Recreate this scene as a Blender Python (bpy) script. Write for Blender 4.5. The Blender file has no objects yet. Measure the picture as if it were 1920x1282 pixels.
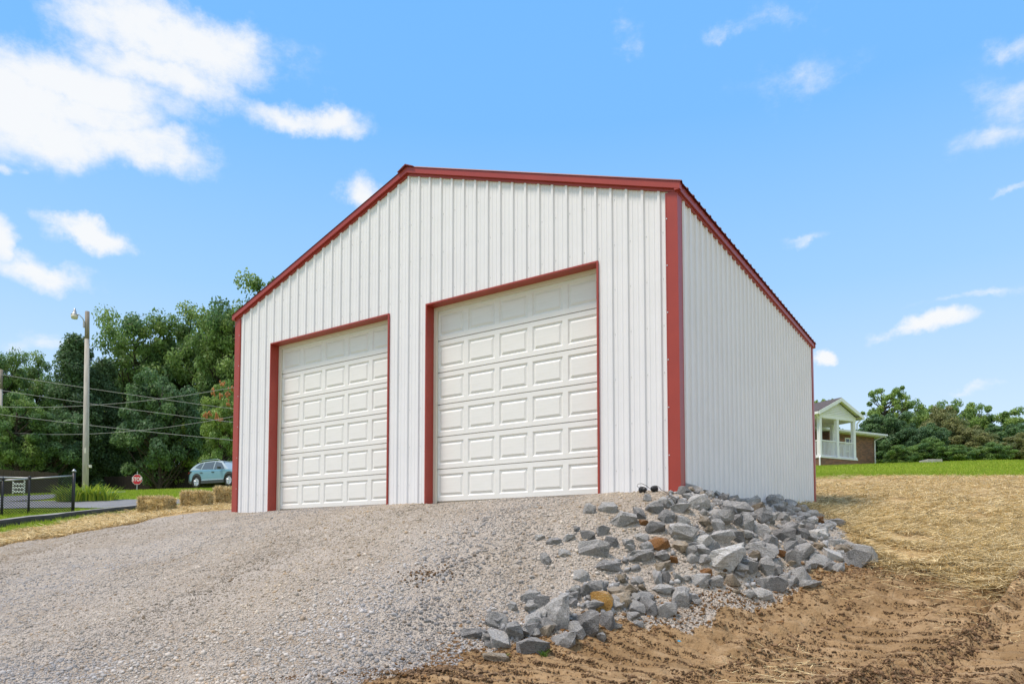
import bpy, bmesh, math, random
import numpy as np
from mathutils import Vector, Matrix
R_ = math.radians
scene = bpy.context.scene
COL = scene.collection
rng = np.random.default_rng(7)
random.seed(7)

# ------------------------------------------------------------------ camera
CAM = np.array([12.322, -8.518, -0.79]); YAW = R_(33.828); PITCH = R_(2.953); FPX = 1326.37; CY = 961.27
cam_d = bpy.data.cameras.new('camera'); cam = bpy.data.objects.new('camera', cam_d); COL.objects.link(cam)
cam.location = CAM; cam.rotation_euler = (R_(90) + PITCH, 0, YAW)
cam_d.sensor_width = 36; cam_d.lens = FPX / 1920 * 36; cam_d.shift_y = (CY - 641) / 1920
cam_d.clip_start = 0.05; cam_d.clip_end = 6000
scene.camera = cam
FW = np.array([-math.sin(YAW) * math.cos(PITCH), math.cos(YAW) * math.cos(PITCH), math.sin(PITCH)])
RT = np.array([math.cos(YAW), math.sin(YAW), 0.0]); UP = np.cross(RT, FW)
HF = np.array([-math.sin(YAW), math.cos(YAW), 0.0])

def ray(u, v):
    return FW + RT * (u - 960) / FPX + UP * (CY - v) / FPX
def at(u, v, d):                      # photograph position at a distance d -> a place in the world
    return CAM + ray(u, v) * d

# ------------------------------------------------------------------ sun, sky, exposure
SUN_EL, SUN_AZ = R_(64), R_(212)      # azimuth clockwise from +Y; the sun stands high in front of the garage, veiled by thin cloud
SUN_DIR = np.array([math.sin(SUN_AZ) * math.cos(SUN_EL), math.cos(SUN_AZ) * math.cos(SUN_EL), math.sin(SUN_EL)])
sun_d = bpy.data.lights.new('sun', 'SUN'); sun = bpy.data.objects.new('sun', sun_d); COL.objects.link(sun)
sun_d.energy = 2.9; sun_d.angle = R_(14); sun_d.color = (1.0, 0.87, 0.745)
sun.rotation_euler = Vector(SUN_DIR).to_track_quat('Z', 'Y').to_euler(); sun.location = (5, -20, 30)
scene.view_settings.view_transform = 'Standard'; scene.view_settings.look = 'None'
scene.view_settings.exposure = 0.39; scene.view_settings.gamma = 1.0
scene.view_settings.use_curve_mapping = False
scene.cycles.max_bounces = 5; scene.cycles.diffuse_bounces = 3; scene.cycles.glossy_bounces = 2; scene.cycles.transmission_bounces = 3

def build_world():
    w = bpy.data.worlds.new('World'); scene.world = w; w.use_nodes = True
    nt = w.node_tree; N = nt.nodes; L = nt.links; N.clear(); w.cycles.sampling_method = 'MANUAL'; w.cycles.sample_map_resolution = 512
    out = N.new('ShaderNodeOutputWorld'); bg = N.new('ShaderNodeBackground'); L.new(bg.outputs[0], out.inputs[0])
    sky = N.new('ShaderNodeTexSky'); sky.sky_type = 'NISHITA'; sky.sun_disc = False
    sky.sun_elevation = SUN_EL; sky.sun_rotation = SUN_AZ; sky.air_density = 1.0; sky.dust_density = 0.6; sky.ozone_density = 2.0
    tint = N.new('ShaderNodeMix'); tint.data_type = 'RGBA'; tint.blend_type = 'MULTIPLY'; tint.inputs[0].default_value = 1
    tint.inputs[7].default_value = (0.74, 0.97, 1.10, 1); L.new(sky.outputs[0], tint.inputs[6])
    tc = N.new('ShaderNodeTexCoord'); sep = N.new('ShaderNodeSeparateXYZ'); L.new(tc.outputs['Generated'], sep.inputs[0])
    def mth(op, a, b=None, clamp=False):
        n = N.new('ShaderNodeMath'); n.operation = op; n.use_clamp = clamp
        for i, x in enumerate((a, b)):
            if x is None: continue
            if isinstance(x, (int, float)): n.inputs[i].default_value = x
            else: L.new(x, n.inputs[i])
        return n.outputs[0]
    az = mth('ARCTAN2', sep.outputs[0], sep.outputs[1]); el = mth('ARCSINE', sep.outputs[2])
    cmb = N.new('ShaderNodeCombineXYZ'); L.new(az, cmb.inputs[0]); L.new(el, cmb.inputs[1])
    def noise(scale, detail, rough, vec, sx=1, sy=1):
        mp = N.new('ShaderNodeMapping'); mp.inputs['Scale'].default_value = (sx, sy, 1); L.new(vec, mp.inputs[0])
        n = N.new('ShaderNodeTexNoise'); n.inputs['Scale'].default_value = scale; n.inputs['Detail'].default_value = detail
        n.inputs['Roughness'].default_value = rough; L.new(mp.outputs[0], n.inputs[0]); return n
    wob = noise(9, 6, .6, cmb.outputs[0])
    off = N.new('ShaderNodeVectorMath'); off.operation = 'SUBTRACT'; L.new(wob.outputs['Color'], off.inputs[0]); off.inputs[1].default_value = (.5, .5, .5)
    sc = N.new('ShaderNodeVectorMath'); sc.operation = 'MULTIPLY'; L.new(off.outputs[0], sc.inputs[0]); sc.inputs[1].default_value = (.15, .09, 0)
    add = N.new('ShaderNodeVectorMath'); add.operation = 'ADD'; L.new(cmb.outputs[0], add.inputs[0]); L.new(sc.outputs[0], add.inputs[1])
    # each cloud: place in the sky (as a direction), half width, half height, density
    px = [(330, 60, 230, 90, 1.), (430, 70, 110, 60, .8), (150, 150, 230, 80, 1.), (20, 190, 170, 130, 1.), (250, 275, 190, 55, .9), (100, 245, 150, 65, .9), (300, 130, 190, 70, .9), (180, 215, 150, 60, .8),
          (580, 215, 135, 40, .85), (190, 442, 95, 30, .95), (70, 500, 120, 42, .9), (0, 455, 50, 45, .8), (670, 358, 56, 36, .8),
          (1740, 614, 100, 26, 1.), (1540, 664, 34, 16, 1.), (1160, 80, 46, 50, .36), (1350, 62, 80, 26, .40), (1470, 32, 110, 40, .36),
          (1880, 190, 150, 80, .40), (1910, 85, 60, 46, .44), (1850, 275, 140, 40, .36), (1530, 438, 60, 14, .38), (1900, 368, 60, 14, .42),
          (1840, 550, 150, 16, .45), (35, 320, 55, 20, .6), (90, 655, 90, 28, .6), (1820, 722, 90, 12, .5), (210, 192, 50, 20, .6), (1500, 150, 160, 60, .3)]
    items = []
    for (u, v, a, b, dn) in px:
        d = ray(u, v); d = d / np.linalg.norm(d); d1 = ray(u + a, v); d1 /= np.linalg.norm(d1); d2 = ray(u, v - b); d2 /= np.linalg.norm(d2)
        items.append((math.atan2(d[0], d[1]), math.asin(d[2]), math.acos(min(1, d @ d1)) / max(.3, math.cos(math.asin(d[2]))), math.acos(min(1, d @ d2)), dn))
    r2 = random.Random(5)
    for k in range(14):                 # the sky goes on unseen, clouds added thickly to whiten its fill light
        a = -0.6 + (1.4 + k * 4.0 / 13)
        a = (a + math.pi) % (2 * math.pi) - math.pi
        e = r2.uniform(.15, 1.1)
        items.append((a, e, r2.uniform(.25, .5) / math.cos(e), r2.uniform(.1, .26), r2.uniform(.75, 1)))
    items += [(1.2, .35, .45, .2, 1), (1.75, .5, .6, .26, 1), (2.25, .3, .45, .18, 1), (1.5, .95, .9, .26, 1), (2.7, .75, .6, .25, 1), (.75, .7, .4, .2, .9)]  # large unseen clouds added on the garage's right for neutral fill on its wall
    acc = None
    for (a, e, ra, rb, dn) in items:
        s = N.new('ShaderNodeVectorMath'); s.operation = 'SUBTRACT'; L.new(add.outputs[0], s.inputs[0]); s.inputs[1].default_value = (a, e, 0)
        m = N.new('ShaderNodeVectorMath'); m.operation = 'MULTIPLY'; L.new(s.outputs[0], m.inputs[0]); m.inputs[1].default_value = (1 / ra, 1 / rb, 0)
        ln = N.new('ShaderNodeVectorMath'); ln.operation = 'LENGTH'; L.new(m.outputs[0], ln.inputs[0])
        f = mth('MULTIPLY', mth('SUBTRACT', 1.25, ln.outputs['Value'], True), dn)
        acc = f if acc is None else mth('MAXIMUM', acc, f)
    fb = noise(10, 10, .68, cmb.outputs[0], 1, 1.7)
    dens = mth('ADD', acc, mth('MULTIPLY', mth('SUBTRACT', fb.outputs['Fac'], .5), 1.4))
    mr = N.new('ShaderNodeMapRange'); mr.interpolation_type = 'SMOOTHSTEP'; mr.inputs[1].default_value = .12; mr.inputs[2].default_value = .92
    L.new(dens, mr.inputs[0])
    gate = mth('MULTIPLY', mr.outputs[0], mth('MULTIPLY', acc, 3.2, True))
    # summer haze: the blue pales evenly toward the horizon
    rp = N.new('ShaderNodeValToRGB'); cr = rp.color_ramp; cr.elements[0].position = 0; cr.elements[0].color = (.86, .92, 1.0, 1); cr.elements[1].position = 1; cr.elements[1].color = (.15, .46, .99, 1)
    for ps, c in ((.14, (.66, .82, 1.0, 1)), (.34, (.37, .65, 1.0, 1)), (.55, (.205, .52, 1.0, 1))): e_ = cr.elements.new(ps); e_.color = c
    L.new(el, rp.inputs[0])
    scl = N.new('ShaderNodeVectorMath'); scl.operation = 'SCALE'; scl.inputs['Scale'].default_value = 8.75; L.new(rp.outputs[0], scl.inputs[0])
    m1 = N.new('ShaderNodeMix'); m1.data_type = 'RGBA'; m1.inputs[0].default_value = .88; L.new(tint.outputs[2], m1.inputs[6]); L.new(scl.outputs[0], m1.inputs[7])
    m2 = N.new('ShaderNodeMix'); m2.data_type = 'RGBA'; L.new(mth('MULTIPLY', gate, .95), m2.inputs[0]); L.new(m1.outputs[2], m2.inputs[6]); m2.inputs[7].default_value = (7.7, 7.8, 7.9, 1)
    L.new(m2.outputs[2], bg.inputs[0]); bg.inputs[1].default_value = 0.095
build_world()

# ------------------------------------------------------------------ helpers
def srgb(r, g, b):
    f = lambda c: (c / 255 / 12.92) if c / 255 <= .04045 else ((c / 255 + .055) / 1.055) ** 2.4
    return (f(r), f(g), f(b))
MATS = {}
def mat(name, c1, c2=None, scale=8, rough=.7, bump=0, bscale=60, metal=0, stretch=(1, 1, 1), coat=0, attr=False, detail=5, spec=.4, trans=0, fac=(.35, .65), bdist=.01):
    m = bpy.data.materials.new(name); m.use_nodes = True; nt = m.node_tree; N = nt.nodes; L = nt.links
    b = N['Principled BSDF']; b.inputs['Roughness'].default_value = rough; b.inputs['Metallic'].default_value = metal
    b.inputs['Specular IOR Level'].default_value = spec; b.inputs['Coat Weight'].default_value = coat
    tc = N.new('ShaderNodeTexCoord'); mp = N.new('ShaderNodeMapping'); mp.inputs['Scale'].default_value = stretch; L.new(tc.outputs['Object'], mp.inputs[0])
    col = None
    if c2 is not None:
        n = N.new('ShaderNodeTexNoise'); n.inputs['Scale'].default_value = scale; n.inputs['Detail'].default_value = detail; n.inputs['Roughness'].default_value = .6
        L.new(mp.outputs[0], n.inputs[0])
        mr = N.new('ShaderNodeMapRange'); mr.inputs[1].default_value = fac[0]; mr.inputs[2].default_value = fac[1]; L.new(n.outputs['Fac'], mr.inputs[0])
        mx = N.new('ShaderNodeMix'); mx.data_type = 'RGBA'; L.new(mr.outputs[0], mx.inputs[0])
        mx.inputs[6].default_value = (*c1, 1); mx.inputs[7].default_value = (*c2, 1); col = mx.outputs[2]
    if attr:
        a = N.new('ShaderNodeAttribute'); a.attribute_name = 'Col'
        mm = N.new('ShaderNodeMix'); mm.data_type = 'RGBA'; mm.blend_type = 'MULTIPLY'; mm.inputs[0].default_value = 1
        if col: L.new(col, mm.inputs[6])
        else: mm.inputs[6].default_value = (*c1, 1)
        L.new(a.outputs['Color'], mm.inputs[7]); col = mm.outputs[2]
    if col: L.new(col, b.inputs['Base Color'])
    else: b.inputs['Base Color'].default_value = (*c1, 1)
    if bump:
        n2 = N.new('ShaderNodeTexNoise'); n2.inputs['Scale'].default_value = bscale; n2.inputs['Detail'].default_value = 6; L.new(mp.outputs[0], n2.inputs[0])
        bp = N.new('ShaderNodeBump'); bp.inputs['Strength'].default_value = bump; bp.inputs['Distance'].default_value = bdist
        L.new(n2.outputs['Fac'], bp.inputs['Height']); L.new(bp.outputs[0], b.inputs['Normal'])
    if trans:
        t = N.new('ShaderNodeBsdfTranslucent'); ms = N.new('ShaderNodeMixShader'); ms.inputs[0].default_value = trans
        if col: L.new(col, t.inputs[0])
        else: t.inputs[0].default_value = (*c1, 1)
        L.new(b.outputs[0], ms.inputs[1]); L.new(t.outputs[0], ms.inputs[2]); L.new(ms.outputs[0], N['Material Output'].inputs[0])
    MATS[name] = m; return m

def np_mesh(name, V, F, m=None, col=None, smooth=False):
    """V (n,3), F (k, corners) arrays or list of such arrays"""
    Fs = F if isinstance(F, list) else [F]
    Fs = [np.asarray(f, dtype=np.int32) for f in Fs if len(f)]
    V = np.asarray(V, dtype=np.float32)
    me = bpy.data.meshes.new(name); me.vertices.add(len(V)); me.vertices.foreach_set('co', V.ravel())
    nl = sum(f.size for f in Fs); npoly = sum(len(f) for f in Fs)
    me.loops.add(nl); me.loops.foreach_set('vertex_index', np.concatenate([f.ravel() for f in Fs]))
    me.polygons.add(npoly)
    tot = np.concatenate([np.full(len(f), f.shape[1], np.int32) for f in Fs]); st = np.concatenate([[0], np.cumsum(tot)[:-1]]).astype(np.int32)
    me.polygons.foreach_set('loop_start', st); me.polygons.foreach_set('loop_total', tot)
    if smooth: me.polygons.foreach_set('use_smooth', np.ones(npoly, bool))
    if col is not None:
        ca = me.color_attributes.new('Col', 'FLOAT_COLOR', 'POINT'); c = np.ones((len(V), 4), np.float32); c[:, :col.shape[1]] = col
        ca.data.foreach_set('color', c.ravel())
    me.update(calc_edges=True)
    if m: me.materials.append(MATS[m] if isinstance(m, str) else m)
    return me

def link(name, me, parent=None):
    o = bpy.data.objects.new(name, me); COL.objects.link(o)
    if parent is not None: o.parent = parent
    return o
def tag(o, label, cat, group=None, kind=None):
    if label: o['label'] = label
    if cat: o['category'] = cat
    if group: o['group'] = group
    if kind: o['kind'] = kind
    return o
def thing(name, label, cat, loc=(0, 0, 0), rz=0, group=None):
    o = bpy.data.objects.new(name, None); COL.objects.link(o); o.location = loc; o.rotation_euler = (0, 0, rz); o.empty_display_size = .2
    return tag(o, label, cat, group)
def copy_tree(o, parent=None):
    c = o.copy(); COL.objects.link(c)
    if parent is not None: c.parent = parent
    for ch in list(o.children): copy_tree(ch, c)
    return c

class MB:
    def __init__(s): s.v = []; s.f = []
    def poly(s, pts):
        n = len(s.v); s.v += [tuple(map(float, p)) for p in pts]; s.f.append(tuple(range(n, n + len(pts)))); return s
    def box(s, a, b):
        (x0, y0, z0), (x1, y1, z1) = a, b; n = len(s.v)
        s.v += [(x0, y0, z0), (x1, y0, z0), (x1, y1, z0), (x0, y1, z0), (x0, y0, z1), (x1, y0, z1), (x1, y1, z1), (x0, y1, z1)]
        s.f += [tuple(n + i for i in q) for q in ((0, 3, 2, 1), (4, 5, 6, 7), (0, 1, 5, 4), (1, 2, 6, 5), (2, 3, 7, 6), (3, 0, 4, 7))]; return s
    def prism(s, sec0, sec1):          # two matching outlines, closed
        n = len(s.v); k = len(sec0); s.v += [tuple(map(float, p)) for p in sec0] + [tuple(map(float, p)) for p in sec1]
        for i in range(k): s.f.append((n + i, n + (i + 1) % k, n + k + (i + 1) % k, n + k + i))
        s.f.append(tuple(n + i for i in reversed(range(k)))); s.f.append(tuple(n + k + i for i in range(k))); return s
    def tube(s, pts, rad, seg=6, cap=True):
        pts = [np.array(p, float) for p in pts]; n = len(s.v); m = len(pts)
        rad = rad if hasattr(rad, '__len__') else [rad] * m
        ref = np.array([0.31, 0.17, 0.93])
        for i, p in enumerate(pts):
            t = pts[min(i + 1, m - 1)] - pts[max(i - 1, 0)]; t = t / (np.linalg.norm(t) + 1e-9)
            a = np.cross(t, ref); a /= np.linalg.norm(a) + 1e-9; b = np.cross(t, a)
            for j in range(seg):
                an = 2 * math.pi * j / seg; s.v.append(tuple(p + rad[i] * (a * math.cos(an) + b * math.sin(an))))
        for i in range(m - 1):
            for j in range(seg):
                s.f.append((n + i * seg + j, n + i * seg + (j + 1) % seg, n + (i + 1) * seg + (j + 1) % seg, n + (i + 1) * seg + j))
        if cap:
            s.f.append(tuple(n + j for j in reversed(range(seg)))); s.f.append(tuple(n + (m - 1) * seg + j for j in range(seg)))
        return s
    def lathe(s, prof, c=(0, 0, 0), axis='z', seg=16):     # prof: (radius, height)
        n = len(s.v); c = np.array(c, float)
        for (r, h) in prof:
            for j in range(seg):
                a = 2 * math.pi * j / seg; x, y = r * math.cos(a), r * math.sin(a)
                p = (x, y, h) if axis == 'z' else ((x, h, y) if axis == 'y' else (h, x, y)); s.v.append(tuple(c + np.array(p)))
        for i in range(len(prof) - 1):
            for j in range(seg): s.f.append((n + i * seg + j, n + i * seg + (j + 1) % seg, n + (i + 1) * seg + (j + 1) % seg, n + (i + 1) * seg + j))
        s.f.append(tuple(n + j for j in range(seg))); s.f.append(tuple(n + (len(prof) - 1) * seg + j for j in range(seg))); return s
    def mesh(s, name, m, smooth=False, fix=True, bevel=0):
        me = bpy.data.meshes.new(name); me.from_pydata(s.v, [], s.f)
        if fix or bevel:
            bm = bmesh.new(); bm.from_mesh(me)
            if bevel: bmesh.ops.bevel(bm, geom=bm.edges[:], offset=bevel, segments=1, affect='EDGES')
            bmesh.ops.recalc_face_normals(bm, faces=bm.faces); bm.to_mesh(me); bm.free()
        if smooth:
            for p in me.polygons: p.use_smooth = True
        me.materials.append(MATS[m]); return me
    def build(s, name, m, parent=None, smooth=False, fix=True, bevel=0):
        return link(name, s.mesh(name, m, smooth, fix, bevel), parent)

# ------------------------------------------------------------------ materials
mat('white_steel', (.80, .79, .805), (.77, .76, .775), 1.5, .40, .22, 2.4, spec=.45, bdist=.02)
mat('red_trim', (.36, .046, .030), (.32, .040, .027), 2, .38, .03, 200, spec=.5)
mat('roof_steel', (.22, .045, .04), (.18, .038, .035), 2, .4)
mat('door_white', (.80, .79, .77), (.765, .755, .73), 3, .5, .12, 40, stretch=(1, 1, 9), spec=.4, bdist=.004)
mat('cream_stop', (.74, .69, .58), None, rough=.55)
mat('screw', (.60, .61, .62), None, rough=.4, metal=.6)
mat('concrete', (.42, .40, .37), (.32, .31, .29), 5, .9, .3, 60)
mat('dark_inside', (.02, .02, .02), None, rough=.9)

def ground_mat(name, cols, bump, sc, fine=None):
    """layered noise colours with two scales of relief"""
    m = bpy.data.materials.new(name); m.use_nodes = True; nt = m.node_tree; N = nt.nodes; L = nt.links
    b = N['Principled BSDF']; b.inputs['Roughness'].default_value = .95; b.inputs['Specular IOR Level'].default_value = .15
    tc = N.new('ShaderNodeTexCoord'); col = None
    for i, (c, s, lo, hi) in enumerate(cols):
        if col is None:
            rgb = N.new('ShaderNodeRGB'); rgb.outputs[0].default_value = (*c, 1); col = rgb.outputs[0]; continue
        n = N.new('ShaderNodeTexNoise'); n.inputs['Scale'].default_value = s; n.inputs['Detail'].default_value = 6; n.inputs['Roughness'].default_value = .65
        mp = N.new('ShaderNodeMapping'); mp.inputs['Location'].default_value = (i * 7.3, i * 3.1, 0); L.new(tc.outputs['Object'], mp.inputs[0]); L.new(mp.outputs[0], n.inputs[0])
        mr = N.new('ShaderNodeMapRange'); mr.inputs[1].default_value = lo; mr.inputs[2].default_value = hi; L.new(n.outputs['Fac'], mr.inputs[0])
        mx = N.new('ShaderNodeMix'); mx.data_type = 'RGBA'; L.new(mr.outputs[0], mx.inputs[0]); L.new(col, mx.inputs[6]); mx.inputs[7].default_value = (*c, 1); col = mx.outputs[2]
    L.new(col, b.inputs['Base Color'])
    prev = None
    for (s, st, dist, kind) in sc:
        if kind == 'v':
            n = N.new('ShaderNodeTexVoronoi'); n.inputs['Scale'].default_value = s; h = n.outputs['Distance']; st = -st
        else:
            n = N.new('ShaderNodeTexNoise'); n.inputs['Scale'].default_value = s; n.inputs['Detail'].default_value = 5; h = n.outputs['Fac']
        L.new(tc.outputs['Object'], n.inputs['Vector'])
        bp = N.new('ShaderNodeBump'); bp.inputs['Strength'].default_value = abs(st) * bump; bp.inputs['Distance'].default_value = dist; bp.invert = st < 0; L.new(h, bp.inputs['Height'])
        if prev: L.new(prev, bp.inputs['Normal'])
        prev = bp.outputs[0]
    L.new(prev, b.inputs['Normal']); MATS[name] = m

ground_mat('gravel', [((.45, .39, .325), 0, 0, 0), ((.35, .28, .205), .9, .45, .7), ((.53, .475, .405), 14, .45, .7), ((.35, .31, .27), 45, .5, .65)], 1, [(28, .8, .03, 'v'), (70, .8, .012, 'v'), (6, .4, .05, 'n')])
ground_mat('dirt', [((.345, .225, .115), 0, 0, 0), ((.255, .16, .076), 1.3, .42, .62), ((.43, .295, .165), 4, .50, .70), ((.17, .105, .05), 12, .53, .66)], 1, [(9, .6, .05, 'n'), (40, .8, .02, 'n'), (120, .5, .008, 'n')])
ground_mat('straw_ground', [((.46, .32, .155), 0, 0, 0), ((.35, .225, .105), 1.6, .45, .65), ((.60, .44, .215), 9, .45, .62), ((.20, .125, .055), 30, .54, .68)], 1, [(12, .6, .05, 'n'), (60, .8, .02, 'n')])
ground_mat('lawn', [((.25, .34, .024), 0, 0, 0), ((.32, .39, .03), .5, .4, .65), ((.16, .25, .022), 3, .48, .66), ((.36, .36, .07), 11, .58, .72)], 1, [(20, .6, .04, 'n'), (90, .7, .02, 'n')])
ground_mat('asphalt', [((.20, .20, .205), 0, 0, 0), ((.25, .25, .25), .7, .4, .6), ((.15, .15, .155), 25, .5, .7)], 1, [(120, .5, .008, 'n')])
mat('kerb', (.36, .345, .31), (.26, .25, .23), 4, .9, .4, 50)
mat('kerb_face', (.07, .07, .072), (.045, .045, .048), 5, .9, .4, 50)
mat('stone', (1, 1, 1), (.72, .72, .73), 60, .9, .3, 200, attr=True, spec=.2)
mat('clod', (1, 1, 1), (.7, .68, .66), 30, .95, .5, 90, attr=True, spec=.1)
mat('strand', (1, 1, 1), None, rough=.6, attr=True, spec=.25, trans=.15)
mat('blade', (1, 1, 1), None, rough=.6, attr=True, spec=.2, trans=.3)
mat('leaf', (1, 1, 1), None, rough=.5, attr=True, spec=.35, trans=.42)
mat('bark', (.085, .068, .052), (.05, .04, .032), 12, .95, .6, 40, stretch=(1, 1, .2))

def rock_mat(name, c1, c2, c3):
    m = bpy.data.materials.new(name); m.use_nodes = True; nt = m.node_tree; N = nt.nodes; L = nt.links
    b = N['Principled BSDF']; b.inputs['Roughness'].default_value = .88; b.inputs['Specular IOR Level'].default_value = .25
    tc = N.new('ShaderNodeTexCoord'); oi = N.new('ShaderNodeObjectInfo')
    ad = N.new('ShaderNodeVectorMath'); ad.operation = 'ADD'; L.new(tc.outputs['Object'], ad.inputs[0])
    ml = N.new('ShaderNodeMath'); ml.operation = 'MULTIPLY'; ml.inputs[1].default_value = 50; L.new(oi.outputs['Random'], ml.inputs[0]); L.new(ml.outputs[0], ad.inputs[1])
    def nz(s, lo, hi, st=None):
        n = N.new('ShaderNodeTexNoise'); n.inputs['Scale'].default_value = s; n.inputs['Detail'].default_value = 8; n.inputs['Roughness'].default_value = .68; v = ad.outputs[0]
        if st:
            mp = N.new('ShaderNodeMapping'); mp.inputs['Scale'].default_value = st; L.new(v, mp.inputs[0]); v = mp.outputs[0]
        L.new(v, n.inputs[0]); mr = N.new('ShaderNodeMapRange'); mr.inputs[1].default_value = lo; mr.inputs[2].default_value = hi; L.new(n.outputs['Fac'], mr.inputs[0]); return mr.outputs[0], n.outputs['Fac']
    f1, h1 = nz(2.6, .36, .64); f2, h2 = nz(6, .52, .68, (1, 1, 3)); f3, h3 = nz(22, .3, .72)
    mx = N.new('ShaderNodeMix'); mx.data_type = 'RGBA'; L.new(f1, mx.inputs[0]); mx.inputs[6].default_value = (*c1, 1); mx.inputs[7].default_value = (*c2, 1)
    m2 = N.new('ShaderNodeMix'); m2.data_type = 'RGBA'; L.new(f2, m2.inputs[0]); L.new(mx.outputs[2], m2.inputs[6]); m2.inputs[7].default_value = (*c3, 1)
    m3 = N.new('ShaderNodeMix'); m3.data_type = 'RGBA'; m3.blend_type = 'OVERLAY'; m3.inputs[0].default_value = .55; L.new(m2.outputs[2], m3.inputs[6]); L.new(f3, m3.inputs[7])
    hsv = N.new('ShaderNodeHueSaturation'); L.new(m3.outputs[2], hsv.inputs['Color'])
    mr = N.new('ShaderNodeMapRange'); mr.inputs[3].default_value = .72; mr.inputs[4].default_value = 1.25; L.new(oi.outputs['Random'], mr.inputs[0]); L.new(mr.outputs[0], hsv.inputs['Value'])
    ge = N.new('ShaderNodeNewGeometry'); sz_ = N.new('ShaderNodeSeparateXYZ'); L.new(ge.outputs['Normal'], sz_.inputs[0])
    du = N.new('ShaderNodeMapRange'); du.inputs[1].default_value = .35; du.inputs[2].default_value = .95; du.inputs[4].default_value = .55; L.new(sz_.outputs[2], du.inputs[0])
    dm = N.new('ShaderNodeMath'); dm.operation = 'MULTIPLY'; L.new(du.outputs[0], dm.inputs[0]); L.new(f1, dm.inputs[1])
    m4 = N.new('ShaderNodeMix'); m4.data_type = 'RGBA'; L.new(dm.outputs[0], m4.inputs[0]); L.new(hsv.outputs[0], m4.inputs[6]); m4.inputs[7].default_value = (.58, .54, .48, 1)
    L.new(m4.outputs[2], b.inputs['Base Color'])
    b1 = N.new('ShaderNodeBump'); b1.inputs['Strength'].default_value = .9; b1.inputs['Distance'].default_value = .05; L.new(h2, b1.inputs['Height'])
    b2 = N.new('ShaderNodeBump'); b2.inputs['Strength'].default_value = .9; b2.inputs['Distance'].default_value = .02; L.new(h3, b2.inputs['Height']); L.new(b1.outputs[0], b2.inputs['Normal'])
    L.new(b2.outputs[0], b.inputs['Normal']); MATS[name] = m
rock_mat('rock_g', (.42, .412, .40), (.57, .555, .53), (.68, .65, .60))
rock_mat('rock_d', (.28, .276, .272), (.41, .403, .395), (.55, .53, .50))
rock_mat('rock_l', (.54, .53, .51), (.66, .645, .615), (.73, .70, .65))
rock_mat('rock_t', (.50, .40, .28), (.40, .34, .26), (.56, .47, .36))
rock_mat('rock_o', (.62, .36, .10), (.50, .27, .07), (.68, .50, .24))
rock_mat('rock_r', (.36, .17, .06), (.27, .13, .05), (.43, .24, .11))

# ------------------------------------------------------------------ terrain height: a smooth surface through surveyed spots
CP = [(0, .1, -.05), (2.3, .1, -.05), (4.6, .1, -.05), (7, .1, -.05), (9.1, .1, -.06), (4.5, 4, 0), (0, 4, .1), (0, 8.4, .35), (9.2, 4, .02), (9.2, 8.45, .22), (4.5, 8.5, .32),
      (9.3, 1.6, -.12), (0, -1, -.2), (2.3, -1, -.18), (4.6, -1, -.18), (7, -1, -.17), (8.6, -.9, -.27), (8, -.45, -.13), (9.1, -.45, -.17), (5.5, -.45, -.12), (8.3, -1.4, -.42), (0, -3, -.72), (4, -3, -.78), (6, -2.2, -.5), (8, -2.0, -.66), (0, -6, -1.4),
      (4, -5.3, -1.5), (6.2, -6.3, -1.85), (7.2, -3.5, -1.12), (7.7, -5.3, -1.8), (8.7, -3.4, -1.74), (9.4, -4.2, -1.8), (9.78, -1.8, -1.53), (10.4, -.65, -1.36), (11.2, 1.06, -.985),
      (9.45, -.5, -.25), (10.0, .5, -.42), (9.9, 2.2, -.2), (10.5, 2.6, -.42), (9.6, 4.7, -.04), (12.5, -2, -1.78), (12.65, .6, -1.13), (11.5, -2.7, -1.81), (14.5, .8, -1.12), (14.5, -2, -1.7),
      (12.3, -8.5, -2.15), (8, -8, -2.1), (17, -8, -2.0), (4, -9, -2.0), (-1, -10, -1.9), (11.3, 4, -.5), (19, -2, -1.5), (-6, -7, -1.3)]
PX = [(1700, 940, 16), (1560, 925, 18), (1890, 940, 16), (1550, 895, 24), (1720, 893, 24), (1920, 893, 24), (1530, 874, 41), (1640, 871, 42), (1750, 867, 40), (1900, 863, 38), (1600, 884, 32), (1850, 877, 30), (2100, 870, 34),
      (0, 1026, 13), (200, 987, 13.4), (380, 958, 13.8), (0, 992, 16.3), (250, 961, 18.3), (137, 961, 20.5), (0, 965, 19.3), (0, 938, 29), (137, 946, 23), (330, 946, 22), (400, 945, 20.5), (162, 932, 29), (250, 923, 34), (440, 917, 36),
      (375, 916, 41), (0, 929, 38), (-300, 960, 24), (-300, 1040, 13), (560, 915, 30)]
CP += [tuple(at(*p)) for p in PX]
CP += [(*at(250, 900, 55)[:2], 2.9), (*at(0, 900, 60)[:2], 2.7), (*at(450, 900, 60)[:2], 3.3), (*at(1000, 900, 60)[:2], 4.5), (*at(1600, 880, 62)[:2], 5.1), (*at(1900, 880, 58)[:2], 5.2), (*at(2300, 880, 50)[:2], 4.6), (*at(-500, 900, 60)[:2], 2.0)]
CP = np.array(CP)
def tps_k(r2): return np.where(r2 > 0, r2 * np.log(np.maximum(r2, 1e-12)), 0)
_n = len(CP); _K = tps_k(((CP[:, None, :2] - CP[None, :, :2]) ** 2).sum(-1)) + np.eye(_n) * .08
_P = np.c_[np.ones(_n), CP[:, :2]]
_A = np.block([[_K, _P], [_P.T, np.zeros((3, 3))]]); _S = np.linalg.solve(_A, np.r_[CP[:, 2], 0, 0, 0])
def sstep(a, b, x): t = np.clip((x - a) / (b - a), 0, 1); return t * t * (3 - 2 * t)
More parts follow.
